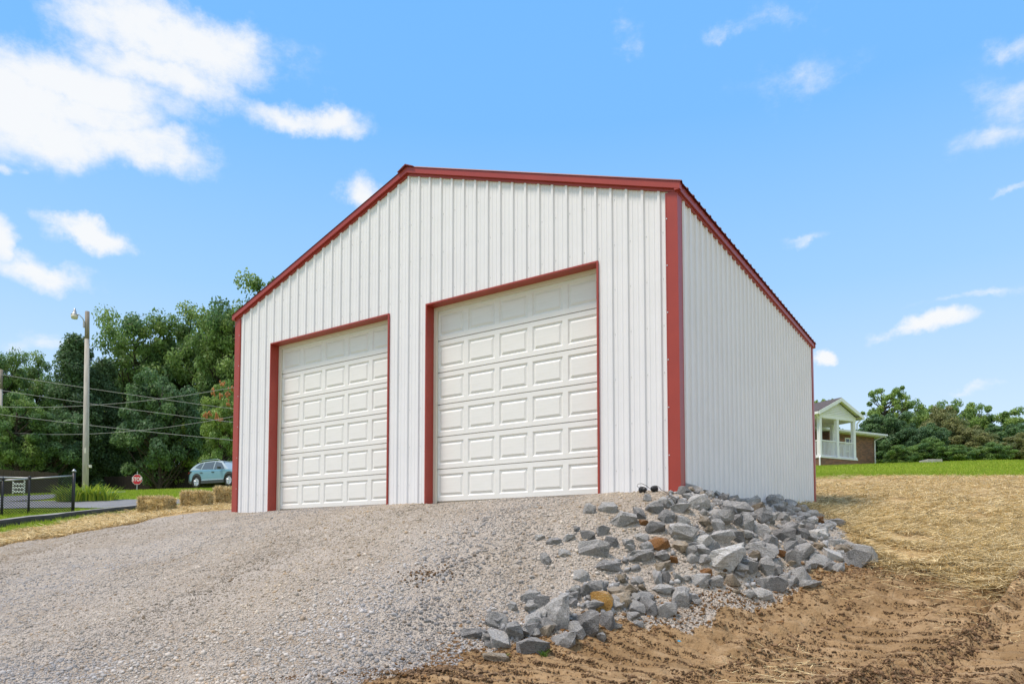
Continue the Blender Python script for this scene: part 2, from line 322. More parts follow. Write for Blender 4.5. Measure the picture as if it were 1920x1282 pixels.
def H0(x, y):
    x = np.atleast_1d(np.asarray(x, float)).ravel(); y = np.atleast_1d(np.asarray(y, float)).ravel(); out = np.empty(len(x))
    for i in range(0, len(x), 40000):
        a, b = x[i:i + 40000], y[i:i + 40000]; cx = np.clip(a, -75, 75); cy = np.clip(b, -30, 75)
        k = tps_k((cx[:, None] - CP[None, :, 0]) ** 2 + (cy[:, None] - CP[None, :, 1]) ** 2)
        z = k @ _S[:_n] + _S[_n] + _S[_n + 1] * cx + _S[_n + 2] * cy
        r = np.hypot(a - 8, b - 3); w = sstep(48, 80, r)
        out[i:i + 40000] = np.clip(z, -3, 6) * (1 - w) + w * np.where(b > -10, 3.4, -1.5)
    return out
# periodic value noise
_G = rng.random((64, 64))
def vnoise(x, y, s):
    x = np.asarray(x) * s; y = np.asarray(y) * s; xi = np.floor(x).astype(int); yi = np.floor(y).astype(int); fx = x - xi; fy = y - yi
    fx = fx * fx * (3 - 2 * fx); fy = fy * fy * (3 - 2 * fy); g = lambda a, b: _G[a % 64, b % 64]
    return (g(xi, yi) * (1 - fx) + g(xi + 1, yi) * fx) * (1 - fy) + (g(xi, yi + 1) * (1 - fx) + g(xi + 1, yi + 1) * fx) * fy - .5
def pip(x, y, poly):
    c = np.zeros(len(x), bool); n = len(poly)
    for i in range(n):
        x0, y0 = poly[i]; x1, y1 = poly[(i + 1) % n]
        if y0 == y1: continue
        t = ((y0 > y) != (y1 > y)) & (x < (x1 - x0) * (y - y0) / (y1 - y0) + x0); c ^= t
    return c
def xy(u, v, d): return tuple(at(u, v, d)[:2])
P_GRAVEL = [(-.9, .6), xy(380, 958, 13.9), xy(300, 970, 13.7), xy(170, 992, 13.2), xy(0, 1028, 12.8), (-4.2, -5.5), (-3, -14), (6.4, -14), (7.2, -6.5), xy(740, 1282, 5.25), xy(862, 1222, 6.2), xy(1060, 1212, 6.5),
            xy(1270, 1176, 7), xy(1450, 1134, 7.6), xy(1560, 1088, 8.2), xy(1640, 1060, 8.6), xy(1590, 1000, 9.7), xy(1540, 965, 11.2), (9.4, 4.6), (8, 8), (0, 8), (-.5, 3)]
P_DIRT = [(7.2, -6.5), xy(740, 1282, 5.25), xy(862, 1222, 6.2), xy(1060, 1212, 6.5), xy(1270, 1176, 7), xy(1450, 1134, 7.6), xy(1560, 1088, 8.2), xy(1640, 1062, 8.6), xy(1760, 1078, 8.2), xy(1850, 1100, 7.4), xy(1925, 1080, 7.7), (16, 1.6), (30, 1.0), (30, -20), (6.4, -20), (6.4, -14)]
P_STRAW_R = [(9, 4.2), xy(1540, 965, 11.2), xy(1590, 1000, 9.7), xy(1640, 1062, 8.6), xy(1760, 1078, 8.2), xy(1850, 1100, 7.4), xy(1925, 1080, 7.7), (16, 1.6), (30, 1), xy(2400, 893, 23), xy(1920, 893, 24), xy(1720, 894, 24), xy(1528, 897, 24), xy(1400, 897, 24), (4, 11), (4, 8), (9, 8)]
P_STRAW_L = [(-.5, 3.5), (-.9, .6), xy(380, 958, 13.9), xy(300, 970, 13.7), xy(170, 992, 13.2), xy(0, 1028, 12.8), (-4.2, -5.5), (-3, -14), (-7, -14), xy(-150, 1015, 14), xy(0, 1000, 15.1), xy(90, 986, 16), xy(150, 972, 17.6), xy(250, 961, 18.8), xy(330, 952, 20), xy(440, 940, 21.5), xy(520, 938, 22)]
def zone(x, y):
    nx = x + .35 * vnoise(x, y, 1.1) + .22 * vnoise(x + 9, y, 3.7); ny = y + .35 * vnoise(x, y + 17, 1.1) + .22 * vnoise(x, y + 5, 3.7)
    z = np.full(len(x), 3)
    z[pip(nx, ny, P_STRAW_R) | pip(nx, ny, P_STRAW_L)] = 2; z[pip(nx, ny, P_DIRT)] = 1; z[pip(nx, ny, P_GRAVEL)] = 0
    return z
# crawler tracks pressed into the dirt: (start, direction, half width)
TR_DIR = np.array([.30, .954]); TR_N = np.array([.954, -.30])
S_DIR = np.array([-.13, .9915])
def dirt_relief(x, y):
    s = x * S_DIR[0] + y * S_DIR[1]; t = x * TR_N[0] + y * TR_N[1] + .10 * vnoise(x, y, .5)
    band = np.abs(((t + .2) % 1.05) - .525)                       # tracks side by side
    inside = 1 - sstep(.41, .49, band)
    jit = .5 * vnoise(np.floor(t / .92) * 3.1, s, .4)
    wave = np.abs((((s + jit * .3 + .06 * vnoise(x, y, 3)) / .23) % 1) - .5) * 2
    keep = np.clip(.65 + 1.6 * vnoise(x + 3, y, .7), .1, 1.1)
    z = inside * (-.04 + .10 * sstep(.2, .6, wave) * keep) + (1 - inside) * (.02 + .05 * np.maximum(0, vnoise(x, y, 5)))
    for t0, dp in ((11.74, .13), (12.52, .09), (10.55, .05)):   # deeper ruts with pushed up edges
        q = (t - t0) + .05 * vnoise(x, y, 2); z += -dp * np.exp(-(q / .05) ** 2) + dp * .75 * np.exp(-((q - .13) / .08) ** 2) * (1 + 1.5 * vnoise(x, y, 6))
    return z + .05 * vnoise(x, y, 1.7) + .025 * vnoise(x, y, 5.3) + .016 * vnoise(x, y, 11.7)
def H(x, y, z=None):
    x = np.atleast_1d(np.asarray(x, float)); y = np.atleast_1d(np.asarray(y, float)); h = H0(x, y)
    r = np.hypot(x - 12.3, y + 8.5); near = 1 - sstep(16, 30, r)
    wd = sstep(0, .7, np.minimum(np.minimum(x - 7.5 + .4 * (y + 3), (x - 9.3) * 1.0 - (y + 2.2) * .58), 1.9 - y))   # how far out on the dirt
    h = h + near * (wd * dirt_relief(x, y) + (1 - wd) * sstep(-.02, -.9, y) * (.10 * vnoise(x, y, .7) + .055 * vnoise(x, y, 2.1) + .035 * vnoise(x, y, 5.1)) + near * (1 - wd) * sstep(-.9, -.02, y) * .03 * vnoise(x, y, 4))
    inb = (x > -.1) & (x < 9.2) & (y > .05) & (y < 8.4)
    return np.where(inb, np.minimum(h, -.12 + .0 * h), h)
def hz(x, y): return float(H(x, y)[0])
def hit(u, v, d0=3.5, d1=70):
    ds = np.concatenate([np.arange(d0, 20, .03), np.arange(20, d1, .15)]); p = CAM + ray(u, v) * ds[:, None]
    below = p[:, 2] < H0(p[:, 0], p[:, 1]); i = int(np.argmax(below)) if below.any() else len(ds) - 1
    return p[i], ds[i]

def graded(a, b, step, lo, hi, mid=()):
    c = list(np.arange(a, b, step)); s = step; x = c[-1]
    while x < hi: s *= 1.16; x += s; c.append(x)
    s = step; x = a; pre = []
    while x > lo: s *= 1.16; x -= s; pre.append(x)
    return np.array(pre[::-1] + c)
xs = np.concatenate([graded(-4.5, 8.5, .085, -2500, 0)[:-0 or None]]); xs = xs[xs < 8.45]
xs = np.concatenate([xs, graded(8.5, 14.6, .036, 8.5, 2500)]); xs = np.unique(np.round(xs, 4)); xs = xs[np.concatenate([[True], np.diff(xs) > .02])]
ys = graded(-7.5, 3.2, .04, -1500, 2500); ys = ys[np.concatenate([[True], np.diff(ys) > .02])]
GX, GY = np.meshgrid(xs, ys); GZ = H(GX.ravel(), GY.ravel()); NX, NY = len(xs), len(ys)
V = np.c_[GX.ravel(), GY.ravel(), GZ]
ii = np.arange(NX * NY).reshape(NY, NX); Q = np.stack([ii[:-1, :-1], ii[:-1, 1:], ii[1:, 1:], ii[1:, :-1]], -1).reshape(-1, 4)
fc = V[Q].mean(1); Z = zone(fc[:, 0], fc[:, 1])
for k, (nm, m) in enumerate((('gravel_driveway', 'gravel'), ('bare_dirt', 'dirt'), ('straw_covered_ground', 'straw_ground'), ('lawn', 'lawn'))):
    q = Q[Z == k]; uq, inv = np.unique(q, return_inverse=True)
    o = link(nm, np_mesh(nm, V[uq], inv.reshape(-1, 4), m, smooth=True)); o['kind'] = 'structure'
print('ground', NX, NY, len(Q))

# ------------------------------------------------------------------ roads and kerb
def ribbon(name, m, left, right, lift=.03, n=60, k=10):
    def res(pts, n):
        pts = np.array(pts, float); seg = np.r_[0, np.cumsum(np.linalg.norm(np.diff(pts, axis=0), axis=1))]; t = np.linspace(0, seg[-1], n)
        return np.c_[np.interp(t, seg, pts[:, 0]), np.interp(t, seg, pts[:, 1])]
    a, b = res(left, n), res(right, n); w = np.linspace(0, 1, k); g = a[:, None] * (1 - w[None, :, None]) + b[:, None] * w[None, :, None]
    z = H(g[..., 0].ravel(), g[..., 1].ravel()) + lift; ii = np.arange(n * k).reshape(n, k)
    q = np.stack([ii[:-1, :-1], ii[:-1, 1:], ii[1:, 1:], ii[1:, :-1]], -1).reshape(-1, 4)
    o = link(name, np_mesh(name, np.c_[g.reshape(-1, 2), z], q, m, smooth=True)); o['kind'] = 'structure'; return o
ribbon('road', 'asphalt', [xy(560, 950, 21.5), xy(440, 948, 21.8), xy(330, 953, 21.2), xy(240, 956, 21.4), xy(140, 958, 21.8), xy(0, 960, 21.5), xy(-200, 965, 20)],
       [xy(560, 938, 24.5), xy(440, 940, 24.5), xy(330, 944, 24.3), xy(240, 943, 24.8), xy(140, 947, 24.8), xy(0, 945, 27), xy(-200, 950, 26)])
ribbon('road', 'asphalt', [xy(-200, 950, 25.9), xy(0, 945, 26.9), xy(80, 943, 27.5), xy(120, 938, 30.5), xy(180, 931, 33), xy(235, 927, 34.5)],
       [xy(-200, 935, 33), xy(0, 936, 33), xy(80, 934, 33.5), xy(120, 932, 34.2), xy(180, 926, 35.2), xy(235, 924, 35.4)], lift=.035)
kp = [xy(-160, 1010, 15.6), xy(-60, 998, 16.2), xy(0, 990, 16.6), xy(60, 984, 17.2), xy(110, 976, 17.9), xy(170, 969, 18.5), xy(250, 961, 19.3), xy(300, 957, 19.8)]
kp = np.array(kp); tt = np.linspace(0, 1, 40); ss = np.linspace(0, 1, len(kp)); kp = np.c_[np.interp(tt, ss, kp[:, 0]), np.interp(tt, ss, kp[:, 1])]
kt = np.gradient(kp, axis=0); kt /= np.linalg.norm(kt, axis=1)[:, None]; kn = np.c_[kt[:, 1], -kt[:, 0]]
kz = H(kp[:, 0], kp[:, 1])
def sweep(name, m, prof, parent=None):
    vs = []; 
    for i in range(len(kp)):
        for (o_, h_) in prof: vs.append((*(kp[i] + kn[i] * o_), kz[i] + h_))
    k = len(prof); fs = [(i * k + j, i * k + j + 1, (i + 1) * k + j + 1, (i + 1) * k + j) for i in range(len(kp) - 1) for j in range(k - 1)]
    mb = MB(); mb.v = vs; mb.f = fs; return mb.build(name, m, parent, smooth=False)
kerb = thing('kerb', 'low kerb with pale top and dark face running below the chain link fence', 'kerb', (0, 0, 0))
sweep('kerb_top', 'kerb', [(-.22, -.1), (-.22, .13), (-.17, .16), (.12, .165), (.165, .15)], kerb)
sweep('kerb_face', 'kerb_face', [(.165, .15), (.18, .10), (.185, -.25)], kerb)

# ------------------------------------------------------------------ the garage
W = 9.144; RIB = .2286; D = 8.458; HE = 3.77; HR = 5.36; SL = (HR - HE) / (W / 2); ZD = 3.134
DOORS = ((1.082, 4.164), (4.964, 8.038))
garage = thing('metal_garage', 'white ribbed steel garage with dark red trim and two overhead doors', 'garage')
def profile(a, b):                       # (position, depth) of the ribbed sheet from a to b
    pts = []
    for k in range(int(a / RIB) - 1, int(b / RIB) + 2):
        c = k * RIB
        pts += [(c - .030, 0), (c - .016, .025), (c + .016, .025), (c + .030, 0)]
        for j in (1 / 3, 2 / 3):
            e = c + RIB * j; pts += [(e - .013, 0), (e - .006, .0045), (e + .006, .0045), (e + .013, 0)]
    pts = [p for p in pts if a <= p[0] <= b]
    pr = lambda x: np.interp(x, [p[0] for p in pts], [p[1] for p in pts])
    return [(a, float(pr(a)))] + [p for p in pts if a < p[0] < b] + [(b, float(pr(b)))]
def sheets(length, place, top, bottom, breaks=(), name='wall_panel', m='white_steel'):
    n = int(math.ceil(length / .9144 - .05)); cuts = [0] + [i * .9144 + .036 for i in range(1, n)] + [length]
    for i in range(n):
        a, b = cuts[i], cuts[i + 1]; pf = profile(a, b)
        xs_ = sorted(set([p[0] for p in pf] + [q for q in breaks if a < q < b])); dp = np.interp(xs_, [p[0] for p in pf], [p[1] for p in pf])
        mb = MB()
        for j in range(len(xs_) - 1):
            x0, x1 = xs_[j], xs_[j + 1]; xm = (x0 + x1) / 2; zb = bottom(xm)
            mb.poly([place(x0, dp[j], zb), place(x1, dp[j + 1], zb), place(x1, dp[j + 1], top(x1)), place(x0, dp[j], top(x0))])
        me = mb.mesh(name, m, fix=False)
        bm = bmesh.new(); bm.from_mesh(me); bmesh.ops.remove_doubles(bm, verts=bm.verts, dist=.0004); bm.to_mesh(me); bm.free()
        link(name, me, garage)
gable = lambda x: HE + SL * min(x, W - x) + .09
def fb(x):
    for a, b in DOORS:
        if a < x < b: return ZD - .01
    return -.45
sheets(W, lambda x, d, z: (x, -d, z), gable, fb, (W / 2, *DOORS[0], *DOORS[1]))
sheets(D, lambda s, d, z: (W + d, s, z), lambda s: HE + .05, lambda s: -.45)
sheets(D, lambda s, d, z: (-d, D - s, z), lambda s: HE + .05, lambda s: -.45)
sheets(W, lambda x, d, z: (W - x, D + d, z), gable, lambda x: -.45, (W / 2,))
MB().box((.02, .35, -.5), (W - .02, D - .02, -.09)).build('slab', 'concrete', garage)
# screws along the girts
mb = MB(); girts = [.25, .86, 1.47, 2.08, 2.69, 3.3, 3.92, 4.53, 5.1]
for g in girts:
    for k in range(1, 40):
        x = k * RIB + .047
        if g > gable(x) - .2 or (g < ZD + .06 and any(a - .04 < x < b + .04 for a, b in DOORS)): continue
        mb.lathe([(.0062, -.001), (.0062, -.004), (.004, -.006)], (x, 0, g), 'y', 6)
    if g < HE - .1:
        for k in range(1, 37): mb.lathe([(.0062, .001), (.0062, .004), (.004, .006)], (W, k * RIB + .047, g), 'x', 6)
o = mb.build('screws', 'screw', garage, fix=False); o['kind'] = 'stuff'
# corner trims: L section with a small hem, standing proud of the ribs
T = .028
def corner(cx, cy, sx, sy):
    mb = MB(); w = .135
    sec = [(cx - sx * w, cy), (cx - sx * w, cy + sy * T), (cx - sx * (w - .012), cy + sy * (T + .004)), (cx - sx * (w - .02), cy + sy * T), (cx + sx * T, cy + sy * T), (cx + sx * T, cy - sy * (w - .02)), (cx + sx * (T + .004), cy - sy * (w - .012)), (cx + sx * T, cy - sy * w), (cx, cy - sy * w), (cx, cy)]
    mb.prism([(x, y, -.45) for x, y in sec], [(x, y, HE + .02) for x, y in sec]); return mb.build('corner_trim', 'red_trim', garage)
corner(W, 0, 1, -1); corner(0, 0, -1, -1); corner(W, D, 1, 1); corner(0, D, -1, 1)
mb = MB()
for z in np.arange(.4, 3.7, .61):
    mb.lathe([(.009, 0), (.009, .004), (.005, .007)], (W - .118, -T - .007, z), 'y', 6); mb.lathe([(.009, 0), (.009, .004), (.005, .007)], (.118, -T - .007, z), 'y', 6)
o = mb.build('trim_screws', 'screw', garage, fix=False); o['kind'] = 'stuff'
# rake trims on the two gables
OV = .075
def rake(yf, s):
    for side in (0, 1):
        def pt(x, y, h): z = HE + SL * x + h; return ((x if side == 0 else W - x), yf + s * y, z)
        mb = MB()
        for (h0, h1, y0, y1, xe) in ((0, .036, 0, .034, -.03), (.036, .128, 0, .072, -OV)):
            x0, x1 = xe, W / 2 - .0
            a = [pt(x0, y0, h0), pt(x0, y1, h0), pt(x0, y1, h1), pt(x0, y0, h1)]; b = [pt(x1, y0, h0), pt(x1, y1, h0), pt(x1, y1, h1), pt(x1, y0, h1)]
            mb.prism(a, b)
        mb.build('rake_trim', 'red_trim', garage)
rake(0, -1); rake(D, 1)
for sx, x0 in ((1, W), (-1, 0)):
    mb = MB(); e = HE - .022
    for (h0, h1, p) in ((0, .03, .034), (.03, .122, .062)):
        pr = [(x0, h0), (x0 + sx * p, h0), (x0 + sx * p, h1), (x0, h1)]
        mb.prism([(a, -.07 if p > .05 else .0, e + b) for a, b in pr], [(a, D + .07 if p > .05 else D, e + b) for a, b in pr])
    mb.build('eave_trim', 'red_trim', garage)
# roof sheets with ribs running down the slope
def roof(side):
    n = int((D + .2) / .9144) + 1; y0 = -.085
    for i in range(n):
        a = max(y0, i * .9144 - .1); b = min(D + .085, (i + 1) * .9144 - .1)
        if b - a < .05: continue
        pf = profile(a + .5, b + .5); mb = MB()
        for j in range(len(pf) - 1):
            (s0, d0), (s1, d1) = pf[j], pf[j + 1]; s0 -= .5; s1 -= .5
            def q(x, s, d): z = HE + SL * x + .130 + d * .95; return ((x if side == 0 else W - x), s, z)
            mb.poly([q(-OV - .02, s0, d0), q(-OV - .02, s1, d1), q(W / 2, s1, d1), q(W / 2, s0, d0)])
            mb.poly([q(-OV - .02, s0, d0 - .004), q(-OV - .02, s1, d1 - .004), q(-OV - .02, s1, d1), q(-OV - .02, s0, d0)])
        mb.build('roof_panel', 'roof_steel', garage, fix=False)
roof(0); roof(1)
zr = HR + .130
MB().prism([(W / 2 - .17, -.11, zr - .17 * SL + .012), (W / 2, -.11, zr + .035), (W / 2 + .17, -.11, zr - .17 * SL + .012), (W / 2 + .17, -.11, zr - .17 * SL - .0), (W / 2, -.11, zr + .015), (W / 2 - .17, -.11, zr - .17 * SL)],
           [(W / 2 - .17, D + .11, zr - .17 * SL + .012), (W / 2, D + .11, zr + .035), (W / 2 + .17, D + .11, zr - .17 * SL + .012), (W / 2 + .17, D + .11, zr - .17 * SL), (W / 2, D + .11, zr + .015), (W / 2 - .17, D + .11, zr - .17 * SL)]).build('ridge_cap', 'roof_steel', garage)
# overhead doors
JD = .20; NS = 6; NC = 5
pan_me = None
for (a, b) in DOORS:
    f = .022
    for (x0, x1, sgn) in ((a, a + f, 1), (b - f, b, -1)):       # jambs: face edge and deep return
        MB().box((x0, -.030, -.3), (x1, JD + .05, ZD)).build('door_jamb', 'red_trim', garage)
    MB().box((a + f, -.030, ZD - f), (b - f, JD + .05, ZD)).build('door_head', 'red_trim', garage)
    i0, i1, zt = a + f, b - f, ZD - f
    for k, (p, q_) in enumerate((((i0, JD - .045, -.1), (i0 + .055, JD - .002, zt)), ((i1 - .055, JD - .045, -.1), (i1, JD - .002, zt)), ((i0 + .055, JD - .045, zt - .055), (i1 - .055, JD - .002, zt)))):
        MB().box(p, q_).build('stop_moulding', 'cream_stop', garage)
    zb = -.03; hs = (zt - .02 - zb) / NS; wc = (i1 - i0 - .11 + .06) / NC; xl = i0 + .055 - .03
    dr = MB().box((i0, JD + .052, -.1), (i1, JD + .06, zt)).build('garage_door', 'door_white', garage)
    ph, pw = hs * .70, wc * .855
    if pan_me is None:
        mb = MB(); rings = [(0, 0), (.020, .018), (.032, .018), (.062, .001)]; prev = None
        for (ins, dep) in rings:
            x, z = pw / 2 - ins, ph / 2 - ins; cur = [(-x, dep, -z), (x, dep, -z), (x, dep, z), (-x, dep, z)]
            if prev:
                for j in range(4): mb.poly([prev[j], prev[(j + 1) % 4], cur[(j + 1) % 4], cur[j]])
            prev = cur
        mb.poly(prev); pan_me = mb.mesh('raised_panel', 'door_white', fix=False)
    for r in range(NS):
        z0 = zb + r * hs + .003; z1 = zb + (r + 1) * hs - .003; zc = (z0 + z1) / 2; mb = MB(); yf = JD + .002
        x0, x1 = xl, xl + wc * NC; zl, zh = zc - ph / 2, zc + ph / 2
        Qd = lambda xa, za, xb, zb_: mb.poly([(xa, yf, za), (xb, yf, za), (xb, yf, zb_), (xa, yf, zb_)])
        Qd(x0, z0 + .006, x1, zl); Qd(x0, zh, x1, z1 - .006)
        mb.poly([(x0, yf + .012, z0), (x1, yf + .012, z0), (x1, yf, z0 + .006), (x0, yf, z0 + .006)]); mb.poly([(x0, yf, z1 - .006), (x1, yf, z1 - .006), (x1, yf + .012, z1), (x0, yf + .012, z1)])
        ex = [x0] + sum([[xl + wc * (c + .5) - pw / 2, xl + wc * (c + .5) + pw / 2] for c in range(NC)], []) + [x1]
        for j in range(0, len(ex), 2): Qd(ex[j], zl, ex[j + 1], zh)
        mb.build('section', 'door_white', dr, fix=False)
        for c in range(NC):
            o = link('raised_panel', pan_me, dr); o.location = (xl + wc * (c + .5), yf, zc)

# ------------------------------------------------------------------ loose stones and rock pile
def unit_rock(seed, npts=17, rough=.10):
    r = np.random.default_rng(seed); p = r.normal(size=(npts, 3)); p /= np.linalg.norm(p, axis=1)[:, None]; p *= r.uniform(.78, 1.0, (npts, 1)); p = np.sign(p) * np.abs(p) ** .8
    bm = bmesh.new(); vs = [bm.verts.new(tuple(q)) for q in p]; g = bmesh.ops.convex_hull(bm, input=vs)
    bmesh.ops.delete(bm, geom=[v for v in bm.verts if not v.link_faces], context='VERTS')
    bmesh.ops.dissolve_limit(bm, angle_limit=R_(14), verts=bm.verts[:], edges=bm.edges[:])
    bmesh.ops.bevel(bm, geom=bm.edges[:], offset=.022, segments=1, affect='EDGES')
    bmesh.ops.triangulate(bm, faces=bm.faces[:])
    bmesh.ops.subdivide_edges(bm, edges=[e for e in bm.edges if e.calc_length() > .24], cuts=1, use_grid_fill=True)
    bmesh.ops.triangulate(bm, faces=bm.faces[:])
    off = r.uniform(0, 40, 2)
    for v in bm.verts:
        c = v.co; n = vnoise(np.array([c.x + c.z * .7 + off[0]]), np.array([c.y - c.z * .6 + off[1]]), 2.6)[0] + .5 * vnoise(np.array([c.x - c.z + off[1]]), np.array([c.y + c.z + off[0]]), 6)[0]
        v.co += c.normalized() * float(n) * rough * 2
    lo = np.array([min(v.co[i] for v in bm.verts) for i in range(3)]); hi = np.array([max(v.co[i] for v in bm.verts) for i in range(3)])
    for v in bm.verts: v.co = Vector((np.array(v.co) - (lo + hi) / 2) / (hi - lo))
    bm.normal_update(); return bm
ROCKS = {}
def rock_mesh(k, tone):
    if (k, tone) not in ROCKS:
        bm = unit_rock(100 + k, 13 + (k % 4) * 3); me = bpy.data.meshes.new('rock'); bm.to_mesh(me); bm.free(); me.materials.append(MATS['rock_' + tone]); ROCKS[(k, tone)] = me
    return ROCKS[(k, tone)]
C6 = [(850,262,75,80,'g'),(960,260,105,75,'g'),(1050,330,175,95,'g'),(1145,290,65,95,'d'),(1235,248,110,80,'d'),(1310,305,95,95,'d'),(1245,370,110,75,'d'),(1160,425,80,50,'l'),(1265,462,125,80,'r'),(1195,480,90,65,'g'),(1155,545,140,80,'g'),(1090,500,55,55,'g'),(1080,460,75,45,'g'),(980,447,85,65,'d'),(925,395,70,70,'g'),(840,420,90,60,'d'),(870,498,165,115,'g'),(635,450,85,50,'d'),(720,438,85,40,'l'),(695,525,75,50,'l'),(580,555,70,75,'l'),(955,610,150,75,'d'),(550,413,60,35,'l'),(770,382,38,40,'d'),(800,660,95,80,'l'),(895,735,125,105,'g'),(1035,750,120,55,'t'),(915,826,140,125,'o'),(1045,820,115,110,'t'),(495,780,110,85,'g'),(555,840,90,140,'d'),(655,890,170,225,'g'),(825,950,150,165,'d'),(725,790,60,50,'g'),(965,925,110,115,'d'),(1125,855,115,90,'g'),(1205,845,100,125,'d'),(1310,880,125,90,'l'),(1285,610,80,70,'t'),(1255,680,50,90,'g'),(1300,690,50,80,'d'),(285,945,130,105,'g'),(310,1045,130,125,'g'),(395,1015,100,140,'d'),(510,930,110,90,'l'),(505,985,150,65,'d'),(505,1080,180,130,'d'),(690,1045,170,105,'g'),(150,1020,145,65,'d'),(285,1145,150,60,'t'),(385,855,70,60,'g'),(240,1080,55,60,'d'),(770,990,100,120,'g'),(920,1015,60,60,'g'),(1110,900,90,45,'g'),(1140,935,60,45,'l'),(1000,960,80,35,'g'),(1190,170,50,50,'g'),(1330,195,60,30,'g'),(1350,570,50,60,'r'),(1175,335,60,40,'r')]
C7 = [(440,265,170,110,'l'),(305,315,150,75,'g'),(325,400,100,70,'g'),(600,370,210,130,'g'),(320,525,210,110,'g'),(465,525,120,95,'g'),(710,285,250,110,'g'),(570,440,120,100,'l'),(800,420,120,150,'g'),(930,370,130,130,'d'),(780,235,110,45,'d'),(895,195,100,100,'d'),(1030,230,140,90,'g'),(730,390,80,110,'d'),(620,540,200,110,'g'),(720,515,150,95,'d'),(550,595,115,75,'d'),(400,605,100,75,'d'),(920,470,130,120,'g'),(1065,500,190,115,'d'),(990,560,110,120,'d'),(1240,405,100,60,'g'),(1340,480,160,90,'l'),(1215,480,110,80,'d'),(1480,400,125,65,'d'),(1160,300,90,50,'g'),(1300,320,60,34,'g'),(1360,345,50,34,'g'),(905,630,260,125,'g'),(650,720,300,180,'l'),(475,665,120,110,'g'),(395,705,90,75,'g'),(740,650,110,60,'g'),(830,745,120,130,'g'),(450,875,140,120,'g'),(490,810,100,70,'r'),(570,870,110,90,'g'),(690,855,140,90,'t'),(740,800,90,60,'g'),(955,760,130,160,'g'),(1150,680,110,140,'g'),(1240,630,150,150,'g'),(1130,590,130,90,'d'),(1210,560,110,70,'d'),(1340,690,140,110,'g'),(1470,650,150,110,'l'),(1440,550,80,60,'g'),(1520,600,110,80,'t'),(1700,650,180,150,'l'),(1630,690,180,150,'d'),(1490,745,100,75,'g'),(1405,730,70,85,'d'),(1290,720,90,70,'g'),(1220,800,160,110,'g'),(1090,815,90,90,'g'),(1020,770,110,100,'g'),(1015,895,170,125,'d'),(1140,860,110,90,'g'),(1280,880,180,65,'l'),(930,965,160,85,'l'),(820,950,120,65,'g'),(720,950,60,40,'t'),(915,860,90,75,'d'),(310,1010,130,160,'g'),(400,1010,90,70,'g'),(210,965,110,70,'g'),(425,1045,80,40,'g'),(1600,580,120,60,'g'),(1500,545,90,50,'l'),(860,300,90,60,'g'),(1330,380,110,70,'r'),(860,560,90,80,'g'),(1060,640,80,60,'r')]
SPECIAL = {('6', 915, 826): 'bright orange rounded rock among grey boulders at the foot of the pile', ('6', 655, 890): 'largest upright grey slab rock at the front foot of the pile', ('6', 825, 950): 'dark grey slab leaning just left below the orange rock',
           ('6', 1045, 820): 'smooth tan rock immediately right of the bright orange rock', ('6', 1035, 750): 'flat ochre tan rock just above the bright orange rock', ('6', 505, 1080): 'rounded dark grey boulder with a green weed beside it at the pile foot',
           ('6', 690, 1045): 'grey wedge rock lying on the dirt below the largest upright slab', ('6', 285, 1145): 'flat pale tan rock half buried at the lower left tip of the pile', ('6', 1265, 462): 'rusty brown earthy rock in the upper middle of the pile',
           ('6', 150, 1020): 'flat dark rock lying leftmost on the gravel at the pile foot', ('6', 870, 498): 'broad grey wedge rock alone on the middle of the gravel slope', ('6', 955, 610): 'dark grey oval rock sunk in gravel below the broad wedge rock',
           ('6', 1050, 330): 'long grey boulder on the upper gravel slope below the floodlights', ('6', 495, 780): 'grey rounded rock above the lower left cluster, set in gravel', ('6', 1285, 610): 'pale tan round cobble balanced on two upright grey rocks',
           ('7', 650, 720): 'large pale grey slab with sharp ridge in the middle of the pile', ('7', 905, 630): 'wide blue grey boulder above and right of the pale ridged slab', ('7', 1700, 650): 'big pale grey boulder at the far right end of the pile', ('7', 1630, 690): 'dark pointed boulder in front of the big pale one at the right end',
           ('7', 440, 265): 'pale speckled boulder below the red corner post', ('7', 895, 195): 'dark pointed rock topmost on the pile against the white side wall', ('7', 1030, 230): 'pale grey block beside the topmost dark rock by the side wall', ('7', 1480, 400): 'dark flat rock alone at the straw edge right of the pile',
           ('7', 1280, 880): 'flat pale rock lying on the dirt at the lower right pile edge', ('7', 690, 855): 'tan block in the lower middle of the pile below the pale slab', ('7', 310, 1010): 'upright grey block standing on its end above the dirt', ('7', 930, 965): 'pale rock at the bottom edge where gravel spills onto the dirt'}
GEN = {'g': ('mid grey angular limestone rock in the riprap pile beside the garage', 'grey riprap rocks'), 'd': ('dark grey angular rock in the riprap pile beside the garage', 'dark riprap rocks'), 'l': ('pale grey angular rock in the riprap pile beside the garage', 'pale riprap rocks'),
       't': ('tan rock mixed into the grey riprap pile', 'tan riprap rocks'), 'r': ('rusty brown lump of earthy rock in the riprap pile', 'brown rocks in the pile'), 's': ('small rubble stone wedged between the larger riprap boulders', 'small riprap rubble')}
def area(u, v):
    return ('in the front cluster at the foot of the pile' if u < 1150 and v > 1100 else 'on the gravel slope below the floodlights' if u < 1235 and v <= 1100 else 'in the lower pile edge above the dirt' if u < 1330 and v > 1080 \
        else 'in the top row by the white side wall' if v < 968 else 'at the right end of the pile toward the straw' if u > 1480 else 'in the middle of the dense pile')
TONE = {'g': 'mid grey', 'd': 'dark grey', 'l': 'pale grey', 't': 'tan', 'r': 'rusty brown', 'o': 'orange'}
def uv(p):
    q = np.asarray(p) - CAM; dd = q @ FW; return 960 + FPX * (q @ RT) / dd, CY - FPX * (q @ UP) / dd
placed = []; kk = 0
